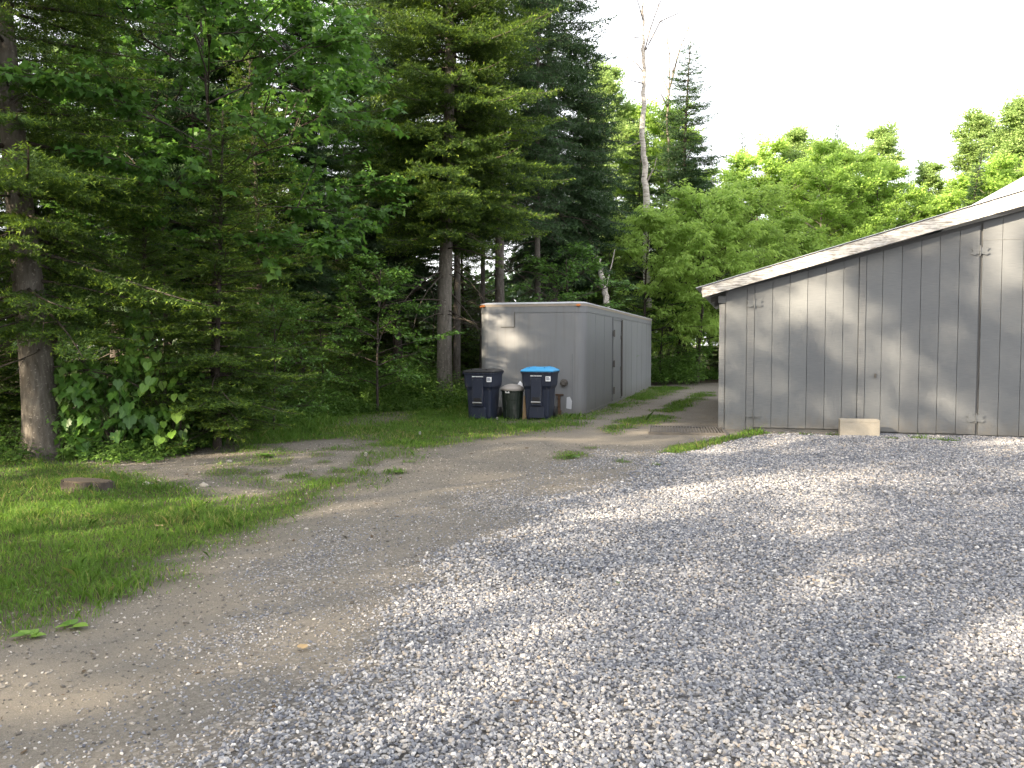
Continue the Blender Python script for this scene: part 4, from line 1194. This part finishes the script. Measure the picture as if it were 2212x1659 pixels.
hw(pop, 1292, 42.0, 15.0, 16.0, 3.4, 'light green tree showing past the right side of the tall dark spruce', .9)
hw(pop, 1338, 45.0, 15.0, 14.6, 1.9, 'light green tree left of the dead white birch', .8)

# shade trees of the wood's edge left of and behind the photographer
SHADE = [(-9.6, 2.6, 11.8, .5, 'ash'), (-12.4, -1.8, 14.4, 1.4, 'ash'), (-14.2, 4.2, 13.4, 2.6, 'ash'), (-11.0, -6.2, 11.6, 3.1, 'ash'), (-17.5, -5.0, 15.5, 4.4, 'ash'), (-13.2, 8.0, 9.0, .2, 'ash'), (-7.2, -3.2, 8.6, 5.0, 'ash'), (-16.5, 9.5, 8.0, 3.3, 'spr'), (-18.5, 1.5, 16.0, 2.0, 'ash'), (-10.2, 6.0, 10.4, 3.9, 'ash'), (-15.0, -10.5, 14.0, 1.1, 'ash'), (-5.6, -8.5, 9.5, .9, 'ash'), (-21.0, -9.0, 17.0, 5.7, 'ash')]
ash = None
SRC = {'spr': (spr, 18.5)}
for x_, y_, H_, a_, kd in SHADE:
    if kd == 'ash' and ash is None:
        ash = hardwood_tree('ash_tree', 'tree of the wood edge outside the picture, left of and behind the viewer', (x_, y_, -.02), 111, H_, 3.0, 3.2, .13, 'bark_dark', 'maple', 'shade trees outside the frame', n1=18, n2=7, n3=6, nl=8, leaf=.165, shape=LEAF_DIAMOND, droop=.3, tl=.6)
        SRC['ash'] = (ash, H_)
        continue
    s_ = H_ / SRC[kd][1]
    copy_thing(SRC[kd][0], (x_, y_, -.02), a_, s_, 'tree of the wood edge outside the picture, left of and behind the viewer', 'shade trees outside the frame')

# ------------------------------------------------------------------ birches
def stick_tree(name, label, lines, d, m='birch', cat='tree'):
    """lines: [(pixel path, r0, r1)], first is the trunk; limbs get a small depth spread"""
    q = random.Random(len(label))
    base = lines[0][0][0]
    bx3 = PX(base[0], d)
    t = thing(name, label, cat, (bx3, d, 0))
    def conv(path, sp):
        out = []
        for i, (a, b) in enumerate(path):
            dd = d + sp * i / max(1, len(path) - 1)
            out.append((PX(a, dd) - bx3, dd - d, ZY(b, dd)))
        return out
    tr = None
    for i, (path, r0, r1) in enumerate(lines):
        pts = conv(path, 0 if i == 0 else q.uniform(-1.2, 1.2))
        # smooth by subdividing
        P = [Vector(p) for p in pts]; S = []
        for a, b in zip(P[:-1], P[1:]):
            for k in range(4): S.append(a.lerp(b, k / 4))
        S.append(P[-1])
        for k in range(1, len(S) - 1):
            if k % 2: S[k] += Vector((q.uniform(-1, 1), q.uniform(-1, 1), 0)) * r0 * .5
        rad = [r0 + (r1 - r0) * k / (len(S) - 1) for k in range(len(S))]
        me = MB().tube(S, rad, 10 if i == 0 else 6, True, .06, q).mesh('x', True)
        if i == 0: tr = obj('trunk', me, M[m], t)
        else: obj('limb', me, M[m] if r0 > .04 else M['twig_pale'], tr if r0 < .045 else t)
    return t
M['twig_pale'] = NB('pale_dead_twigs').base((.24, .21, .185), .9, .1)
stick_tree('birch_tree', 'dead white birch with bare forked limbs against the white sky', [
    ([(1398, 830), (1396, 600), (1394, 430), (1390, 380), (1383, 300), (1386, 220), (1388, 170), (1383, 120), (1385, 60), (1384, -30)], .155, .04),
    ([(1386, 130), (1398, 80), (1412, 40), (1428, 0), (1450, -30)], .035, .014),
    ([(1388, 170), (1372, 150), (1352, 135), (1330, 142)], .03, .012), ([(1386, 190), (1365, 185), (1340, 178)], .028, .01),
    ([(1390, 120), (1420, 60), (1455, 45), (1490, 10)], .035, .012), ([(1384, 60), (1372, 20), (1368, -20)], .028, .01),
    ([(1392, 400), (1408, 370), (1416, 345)], .04, .015), ([(1384, 310), (1366, 318), (1350, 325)], .03, .012), ([(1383, 95), (1350, 92), (1335, 86)], .02, .008),
    ([(1412, 40), (1418, 15), (1415, -20)], .02, .008), ([(1420, 60), (1440, 70), (1462, 62)], .018, .007), ([(1386, 150), (1378, 110), (1362, 88)], .022, .008)], 34)
stick_tree('birch_tree', 'bare dead top forking behind the spire-topped spruce', [
    ([(1442, 830), (1440, 500), (1440, 330), (1436, 260), (1441, 200), (1440, 140), (1432, 70)], .075, .02),
    ([(1441, 215), (1424, 170), (1412, 150)], .04, .015), ([(1441, 200), (1462, 120), (1480, 75), (1497, 30)], .05, .012), ([(1438, 240), (1420, 205)], .05, .02),
    ([(1446, 180), (1452, 120), (1468, 60)], .03, .01), ([(1440, 130), (1455, 100), (1464, 70)], .02, .01), ([(1480, 75), (1470, 40), (1478, 5)], .016, .008), ([(1437, 110), (1420, 80), (1414, 40)], .018, .008)], 39, 'bark_pale')
stick_tree('birch_snag', 'broken off white birch snag leaning behind the trailer roof', [
    ([(1322, 850), (1314, 720), (1308, 650), (1302, 615), (1296, 585), (1287, 557)], .13, .085),
    ([(1284, 572), (1288, 560), (1283, 548)], .035, .005)], 30)
stick_tree('birch_sapling', 'thin white birch stem slanting up beside the broken snag', [([(1290, 850), (1304, 660), (1313, 600), (1322, 565), (1327, 540)], .03, .012)], 29.5)
stick_tree('poplar_tree', 'grey bare lower trunk at the far end of the track', [([(1466, 818), (1464, 760), (1462, 700), (1466, 560), (1470, 420)], .16, .09), ([(1462, 705), (1480, 690), (1500, 675)], .03, .012)], 38.8, 'bark_dark')
stick_tree('dead_sapling', 'thin grey dead stem beside the far end of the trailer', [([(1420, 822), (1424, 760), (1428, 700), (1436, 650)], .06, .025), ([(1426, 712), (1450, 702), (1474, 690)], .025, .01)], 36, 'bark_dark')
stick_tree('dead_sapling', 'thin dark stem standing left of the shed corner', [([(1500, 812), (1504, 765), (1506, 720), (1504, 640)], .05, .03)], 41, 'bark_dark')
stick_tree('dead_sapling', 'thin straight bare stem in the dark left wood', [([(362, 900), (362, 700), (360, 560), (358, 420)], .05, .03)], 18, 'bark_dark')

# ------------------------------------------------------------------ big-leaved shrubs beside the left trunk: every leaf is a piece of its own
def leaf_mesh(kind):
    if kind == 'maple':
        o = [(0, 0), (-.16, -.12), (-.20, -.34), (.02, -.33), (.14, -.52), (.32, -.40), (.44, -.50), (.55, -.24), (.78, -.16), (1.0, 0)]
    elif kind == 'heart':
        o = [(0, 0), (-.14, -.14), (-.12, -.34), (.08, -.46), (.32, -.47), (.55, -.38), (.78, -.20), (1.0, 0)]
    else:
        o = [(0, 0), (.15, -.14), (.4, -.20), (.7, -.14), (1.0, 0)]
    n = len(o)
    v, f = [], []
    for x, y in o: v.append((x, y, -.10 * x * x + .14 * abs(y)))
    for x, y in o[1:-1]: v.append((x, -y, -.10 * x * x + .14 * abs(y)))
    mid_ = []
    for x in (.25, .5, .75):
        mid_.append(len(v)); v.append((x, 0, -.10 * x * x))
    left = list(range(n)); right = [0] + list(range(n, n + n - 2)) + [n - 1]
    f.append(tuple(left + mid_[::-1])); f.append(tuple((right + mid_[::-1])[::-1]))
    me = bpy.data.meshes.new('leaf'); me.from_pydata(v, [], f); me.update()
    me.materials.append(None)
    return me
def mat_bigleaf(name, lo, hi, yl):
    b = NB(name)
    oi = b.n('ShaderNodeObjectInfo')
    c = b.ramp(oi.outputs['Random'], [(0, lo), (.6, hi), (1, yl)])
    sp_ = b.n('ShaderNodeSeparateXYZ'); b.l(b.coord('Object'), sp_.inputs[0])
    vein = b.ramp(b.math('ABSOLUTE', sp_.outputs[1]), [(.0, (1, 1, 1)), (.035, (0, 0, 0))])
    c = b.mix(b.math('MULTIPLY', vein, .35), c, tuple(x * 1.7 for x in yl))
    c = b.mix(.3, c, b.mix(1.0, c, b.noise(b.coord('Object'), 4, 4), 'MULTIPLY'))
    b.base(c, .42, .4, 0.0, 1.05)
    tr = b.n('ShaderNodeBsdfTranslucent'); b.l(b.mix(.4, c, (.16, .34, .04)), tr.inputs['Color'])
    mx = b.n('ShaderNodeMixShader'); mx.inputs[0].default_value = .32
    b.l(b.p.outputs[0], mx.inputs[1]); b.l(tr.outputs[0], mx.inputs[2]); b.l(mx.outputs[0], b.out.inputs['Surface'])
    return b.m
LM = {'maple': leaf_mesh('maple'), 'heart': leaf_mesh('heart'), 'long': leaf_mesh('long')}
LM['maple'].materials[0] = mat_bigleaf('lobed_leaf', (.05, .125, .026), (.08, .185, .034), (.12, .24, .04))
LM['heart'].materials[0] = mat_bigleaf('heart_leaf', (.075, .165, .025), (.115, .225, .032), (.17, .29, .045))
LM['long'].materials[0] = mat_bigleaf('pointed_leaf', (.035, .09, .028), (.06, .14, .035), (.09, .19, .04))
def leafy_shrub(name, label, kind, boxes, n, size, seed, d0):
    """boxes: pixel rectangles (x0,x1,y0,y1, depth); leaves hang like shingles on a rounded front"""
    q = random.Random(seed)
    x0 = min(b[0] for b in boxes); x1 = max(b[1] for b in boxes)
    bx4 = PX((x0 + x1) / 2, d0)
    t = thing(name, label, 'shrub', (bx4, d0, 0))
    stems = []; areas = [(b[1] - b[0]) * (b[3] - b[2]) for b in boxes]
    for k in range(n):
        b = q.choices(boxes, areas)[0]
        px_, py_ = q.uniform(b[0], b[1]), q.uniform(b[2], b[3])
        ex = abs((px_ - (b[0] + b[1]) / 2) / ((b[1] - b[0]) / 2)); ez = (b[3] - py_) / (b[3] - b[2])
        if q.random() < .25 * (ex ** 3 + (ez if ez > .75 else 0)): continue
        dd = b[4] + .35 * ex * ex + .30 * ez + q.uniform(-.12, .30)
        p = Vector((PX(px_, dd) - bx4, dd - d0, max(.05, ZY(py_, dd))))
        o = obj('leaf', LM[kind], None, t)
        s = size * q.uniform(.7, 1.25)
        yaw = R(-90) + q.gauss(0, .75); pit = R(48) + q.gauss(0, .32)
        o.location = p; o.rotation_euler = (q.gauss(0, .3), pit, yaw); o.scale = (s, s, s)
        if k % 3 == 0: stems.append(p)
    roots = [Vector((q.uniform(-.5, .5) * (PX(x1, d0) - PX(x0, d0)) * .6, q.uniform(.2, .6), 0)) for _ in range(5)]
    lines = []
    for p in stems:
        r = min(roots, key=lambda a: (a - p).length)
        a = np.array(r); c = np.array(p); m_ = np.array([(a[0] + c[0]) / 2, max(a[1], c[1]) + .12, c[2] * .75 + .05])
        tt = np.linspace(0, 1, 7)[:, None]
        lines.append(((1 - tt) ** 2 * a + 2 * tt * (1 - tt) * m_ + tt ** 2 * c, np.linspace(.006, .002, 7)))
    obj('stems', tubes_np('stems', lines, 4), M['twig'], t)
    # inner leaves behind the front ones
    rn = np.random.default_rng(seed); m2 = n * 6
    bi = rn.integers(0, len(boxes), m2); B = np.array(boxes)[bi]
    px_, py_ = rn.uniform(B[:, 0], B[:, 1]), rn.uniform(B[:, 2], B[:, 3] + 8)
    dd = B[:, 4] + rn.uniform(.25, 1.1, m2)
    pp = np.stack([PX(px_, dd) - bx4, dd - d0, np.maximum(.03, ZY(py_, dd))], 1)
    axv = norm(np.stack([rn.normal(0, .6, m2), -np.abs(rn.normal(.6, .3, m2)), rn.normal(-.6, .3, m2)], 1))
    P = leaves(pp, axv, size * rn.uniform(.5, 1.0, m2), LEAF_MAPLE if kind == 'maple' else LEAF_DIAMOND, rn, .6, .2)
    f = obj('inner_foliage', fan_mesh('inner_foliage', P, rn.uniform(.1, .7, m2)), M['shrub'], t); f['kind'] = 'stuff'
    return t
leafy_shrub('maple_shrub', 'shrub of big lobed green leaves right beside the left fir trunk', 'maple', [(115, 215, 775, 985, 11.0), (190, 300, 790, 990, 11.2), (280, 360, 880, 985, 11.4)], 230, .150, 31, 11.2)
leafy_shrub('basswood_shrub', 'shrub of bright heart-shaped leaves in the middle of the left thicket', 'heart', [(262, 345, 735, 850, 11.3), (345, 410, 770, 900, 11.5), (272, 325, 668, 730, 11.6), (320, 400, 880, 960, 11.3), (380, 440, 800, 880, 11.8)], 150, .125, 32, 11.5)
leafy_shrub('ash_sapling', 'low sapling with narrow pointed leaves at the right end of the left thicket', 'long', [(385, 455, 850, 955, 12.0), (430, 520, 815, 930, 12.6), (450, 480, 860, 960, 12.2)], 130, .15, 33, 12.3)

# ------------------------------------------------------------------ undergrowth along the wood edge (uncountable)
rng = np.random.default_rng(77)
def undergrowth(name, label, path, n, h0, h1, wid, leaf, m, seed):
    """path: ground points; leafy stems scattered in a band"""
    rn = np.random.default_rng(seed)
    path = np.array(path); seg = np.linalg.norm(np.diff(path, axis=0), axis=1); cum = np.concatenate([[0], np.cumsum(seg)])
    s = rn.uniform(0, cum[-1], n)
    cx_ = np.interp(s, cum, path[:, 0]); cy_ = np.interp(s, cum, path[:, 1])
    i = np.clip(np.searchsorted(cum, s) - 1, 0, len(seg) - 1); tg = np.diff(path, axis=0)[i] / seg[i][:, None]
    off = rn.uniform(0, 1, n) ** 1.2 * wid
    x = cx_ - tg[:, 1] * off; y = cy_ + tg[:, 0] * off
    h = (h0 + (h1 - h0) * (off / wid)) * rn.uniform(.5, 1.15, n) * (.6 + .8 * vnoise(x, y, .8, seed))
    PP, PT, lines = [], [], []
    for k in range(n):
        m_ = int(6 + h[k] * 16)
        t = rn.uniform(.15, 1, m_)
        la = rn.uniform(0, 6.28); lean = h[k] * rn.uniform(.1, .5)
        sx_, sy_ = math.cos(la) * lean, math.sin(la) * lean
        pts = np.stack([x[k] + sx_ * t ** 2, y[k] + sy_ * t ** 2, h[k] * t], 1)
        a = rn.uniform(0, 6.28, m_)
        ax_ = np.stack([np.cos(a), np.sin(a), rn.normal(.15, .25, m_)], 1)
        PP.append(leaves(pts + ax_ * .03, norm(ax_), leaf * rn.uniform(.6, 1.3, m_) * (1.2 - .5 * t), LEAF_DIAMOND, rn, .8, .3)); PT.append(np.clip(rn.normal(.4, .2, m_) + .25 * rn.normal() * .5, 0, 1))
        tt = np.linspace(0, 1, 4)
        lines.append((np.stack([x[k] + sx_ * tt ** 2, y[k] + sy_ * tt ** 2, h[k] * tt], 1), np.linspace(.004, .0015, 4)))
    o = tag(obj(name, fan_mesh(name, np.concatenate(PP), np.concatenate(PT)), M[m]), label, 'undergrowth', None, 'stuff')
    obj('stems', tubes_np('stems', lines, 3), M['weed'], o)
    return o
undergrowth('undergrowth', 'dense green weeds and brambles along the edge of the left wood', [G(440, 968), G(560, 936), G(700, 908), G(830, 893), G(935, 888), (-.9, 20.0), (-.3, 23)], 1900, .34, .95, 2.2, .085, 'weed', 1)
undergrowth('undergrowth', 'weeds and grass clumps around the foot of the big left fir', [(-12, 9.6), (-8.5, 10.3), G(0, 1010), G(110, 995), G(230, 1008), G(350, 1000), G(450, 965)], 700, .16, .55, 1.4, .07, 'weed', 2)
undergrowth('ground_cover', 'low bright green ground cover at the far end of the track', [(5.0, 37.5), (7.5, 37.0), (10.5, 36.6)][::-1][::-1], 900, .25, .6, 5.0, .12, 'weed', 3)
undergrowth('undergrowth', 'dark brush filling the floor of the wood behind the weeds', [(-17, 10.8), (-12, 12.0), (-8, 13.4), (-5.4, 15.5), (-3.6, 19.0), (-1.6, 23.5), (0, 28)], 1700, .5, 1.7, 4.5, .11, 'weed', 4)
undergrowth('undergrowth', 'leafy brush behind the far end of the trailer', [(4.9, 31.5), (6.2, 35.0), (5.8, 38)][::-1], 300, .6, 2.2, 2.2, .13, 'weed', 5)

# far wood closing the view behind the nearer trees
rn = np.random.default_rng(88)
def far_wood(n, x0, x1, y0, y1, hfun, m, name, label, leaf=.42):
    cx_ = rn.uniform(x0, x1, n // 60); cy_ = rn.uniform(y0, y1, n // 60)
    idx = np.repeat(np.arange(len(cx_)), 60)
    cz = rn.uniform(.02, 1, len(cx_)) ** .8 * hfun(cx_)
    p = np.stack([cx_[idx] + rn.normal(0, .8, len(idx)), cy_[idx] + rn.normal(0, .8, len(idx)), np.maximum(.05, cz[idx] + rn.normal(0, .5, len(idx)))], 1)
    ax_ = norm(rn.normal(0, 1, (len(idx), 3)))
    P = leaves(p, ax_, leaf * rn.uniform(.6, 1.4, len(idx)), LEAF_DIAMOND, rn, .6, .4)
    tag(obj(name, fan_mesh(name, P, np.clip(rn.normal(.4, .2, len(idx)), 0, 1)), M[m]), label, 'woodland', None, 'stuff')
far_wood(54000, -50, 4, 44, 56, lambda x: 6.0 + 1.5 * np.sin(x * .4), 'spruce', 'far_wood', 'far dark wood glimpsed between the trunks on the left')
far_wood(40000, 4, 60, 58, 72, lambda x: 9 + 1.5 * np.sin(x * .5), 'pale', 'far_wood', 'far leafy wood closing the gaps behind the shed')

# low clover and plantain among the grass, and dark litter on the dirt
rn = np.random.default_rng(303)
x, y = wedge(rn, 9000, 3.6, 19, .8)
k = rn.random(len(x)) < f_grass(x, y) * smooth(.45, .7, vnoise(x, y, .5, 71)); x, y = x[k], y[k]
idx = np.repeat(np.arange(len(x)), 7); a = rn.uniform(0, 6.28, len(idx)); r_ = rn.uniform(0, .05, len(idx))
p = np.stack([x[idx] + np.cos(a) * r_, y[idx] + np.sin(a) * r_, gh(x[idx], y[idx]) + rn.uniform(.02, .055, len(idx))], 1)
P = leaves(p, np.stack([np.cos(a), np.sin(a), rn.normal(.1, .2, len(idx))], 1), rn.uniform(.014, .036, len(idx)), LEAF_DIAMOND, rn, .8, .1)
tag(obj('lawn_weeds', fan_mesh('lawn_weeds', P, rn.uniform(.2, .9, len(idx))), M['weed']), 'low clover and small broad weeds growing through the lawn grass', 'weeds', None, 'stuff')
x, y = wedge(rn, 16000, 2.0, 24, .8)
k = rn.random(len(x)) < (1 - f_wood(x, y)) * (.12 + .5 * smooth(.55, .8, vnoise(x, y, .6, 73))) * np.where(f_gravel(x, y) > .8, .12, 1) * np.clip(9 / y, .3, 1); x, y = x[k], y[k]
a = rn.uniform(0, 6.28, len(x)); l_ = rn.gamma(2, .009, len(x)) + .006
c_ = np.stack([x, y, gh(x, y) + .006], 1); u_ = np.stack([np.cos(a), np.sin(a), rn.normal(0, .12, len(x))], 1) * l_[:, None]; w_ = np.stack([-np.sin(a), np.cos(a), rn.normal(0, .3, len(x))], 1) * (l_ * rn.uniform(.12, .35, len(x)))[:, None]
tag(obj('bark_litter', fan_mesh('bark_litter', np.stack([c_ - u_, c_ - w_, c_ + u_, c_ + w_], 1)), mat_wood('litter', (.03, .022, .015), (.16, .11, .065), (20, 20, 20))), 'scattered dark bark bits and needles lying on the dirt', 'litter', None, 'stuff')

# ------------------------------------------------------------------ small things on the ground
def dandelion(label, px, py, h):
    x_, y_ = G(px, py)
    t = thing('dandelion', label, 'dandelion', (x_, y_, float(gh(np.array([x_]), np.array([y_]))[0])), 0, 'dandelion clocks')
    obj('stem', MB().tube([(0, 0, 0), (.01, 0, h * .5), (.015, .005, h)], .003, 6), M['weed'], t)
    rn2 = np.random.default_rng(int(px)); n = 140
    d = norm(rn2.normal(0, 1, (n, 3))); c = np.array([.015, .005, h])
    w = norm(np.cross(d, np.array([0, .3, 1.]))) * .003
    P = np.stack([c + d * .004 - w * .3, c + d * .004 + w * .3, c + d * .028 + w, c + d * .028 - w], 1)
    obj('seed_head', fan_mesh('seed_head', P), M['puff'], t)
dandelion('white dandelion clock standing alone on the dirt before the grass strip', 788, 1012, .16)
dandelion('white dandelion clock at the foot of the left bin', 1072, 915, .10)
dandelion('white dandelion clock in the grass strip left of the bins', 905, 950, .10)
def ground_leaf(label, px, py, m, s, rz, kind='heart', name='fallen_leaf', grp=None):
    x_, y_ = G(px, py)
    me = LM[kind].copy(); me.materials[0] = m if m else LM[kind].materials[0]
    o = tag(obj(name, me), label, 'leaf', grp)
    o.location = (x_, y_, float(gh(np.array([x_]), np.array([y_]))[0]) + .022); o.rotation_euler = (R(6), R(-4), rz); o.scale = (s, s, s)
ground_leaf('dry tan leaf lying on the dirt left of the gravel', 650, 1405, M['dry_leaf'], .055, 1.2)
ground_leaf('dry orange leaf lying on the lawn grass', 345, 1140, M['dry_leaf'], .07, 2.2)
ground_leaf('narrow green leaf lying on the gravel at the lower right', 1938, 1478, None, .055, .3, 'long')
ground_leaf('small green leaf lying on the gravel in the middle', 1338, 1262, None, .06, 1.9, 'long')
def broad_weed(label, px, py, n, s, seed):
    x_, y_ = G(px, py); q = random.Random(seed)
    t = thing('broadleaf_weed', label, 'weed', (x_, y_, float(gh(np.array([x_]), np.array([y_]))[0])), 0, 'broadleaf weeds at the lawn edge')
    for k in range(n):
        o = obj('leaf', LM['heart'], None, t)
        a = 6.28 * k / n + q.uniform(-.3, .3); ss = s * q.uniform(.7, 1.2)
        o.location = (math.cos(a) * .02, math.sin(a) * .02, .012 + .004 * k); o.rotation_euler = (q.gauss(0, .15), q.uniform(-.35, -.05), a); o.scale = (ss, ss, ss)
broad_weed('broad pale green weed leaf at the lower left lawn corner', 152, 1360, 3, .085, 1)
broad_weed('low broad-leaved weed left of the pale weed leaf at the lawn corner', 60, 1385, 5, .06, 2)
broad_weed('small round-leaved weed in the bare dirt before the wood', 578, 990, 8, .10, 3)
broad_weed('small plantain weed growing on the dirt edge of the grass strip', 860, 1025, 7, .07, 4)
broad_weed('small weed rosette beside the gravel in the track', 1235, 992, 8, .09, 5)
def twig(label, pts, r=.004):
    x_, y_ = G(*pts[0]); P = []
    for a, b in pts:
        u, v = G(a, b); P.append((u - x_, v - y_, .022 + float(gh(np.array([u]), np.array([v]))[0])))
    o = tag(obj('twig', MB().tube(P, [r, r * .9, r * .5][:len(P)] if len(P) <= 3 else r, 6), M['twig_pale']), label, 'twig', 'dry twigs on the dirt')
    o.location = (x_, y_, 0)
twig('forked dry twig on the dirt at the edge of the gravel', [(700, 1508), (725, 1495), (752, 1482)])
twig('dry twig lying across the edge of the gravel right of the forked one', [(745, 1480), (752, 1468), (757, 1452)])
twig('short straight dry twig on the dirt above the forked one', [(640, 1478), (660, 1472)], .0035)
def rock(label, px, py, s, m, seed):
    x_, y_ = G(px, py); q = random.Random(seed)
    rings = [[((s * k) * math.cos(a) * (1 + q.uniform(-.15, .15)), (s * .8 * k) * math.sin(a) * (1 + q.uniform(-.15, .15)), z * s) for a in np.linspace(0, 2 * math.pi, 9, endpoint=False)] for k, z in ((.8, -.3), (1, .05), (.75, .4), (.3, .58))]
    o = tag(obj('stone', MB().loft(rings).mesh('stone', True), m), label, 'stone', 'loose stones by the wood edge'); o.location = (x_, y_, float(gh(np.array([x_]), np.array([y_]))[0]))
M['rock'] = mat_conc()
rock('white stone on the dirt between the stump and the thicket', 440, 1082 - 30, .055, M['rock'], 1)
rock('small pale stone beside the shrubs on the bare dirt', 495, 998, .045, M['rock'], 2)
rock('small grey stone in the grass right of the stump', 315, 1047, .05, M['rock'], 3)
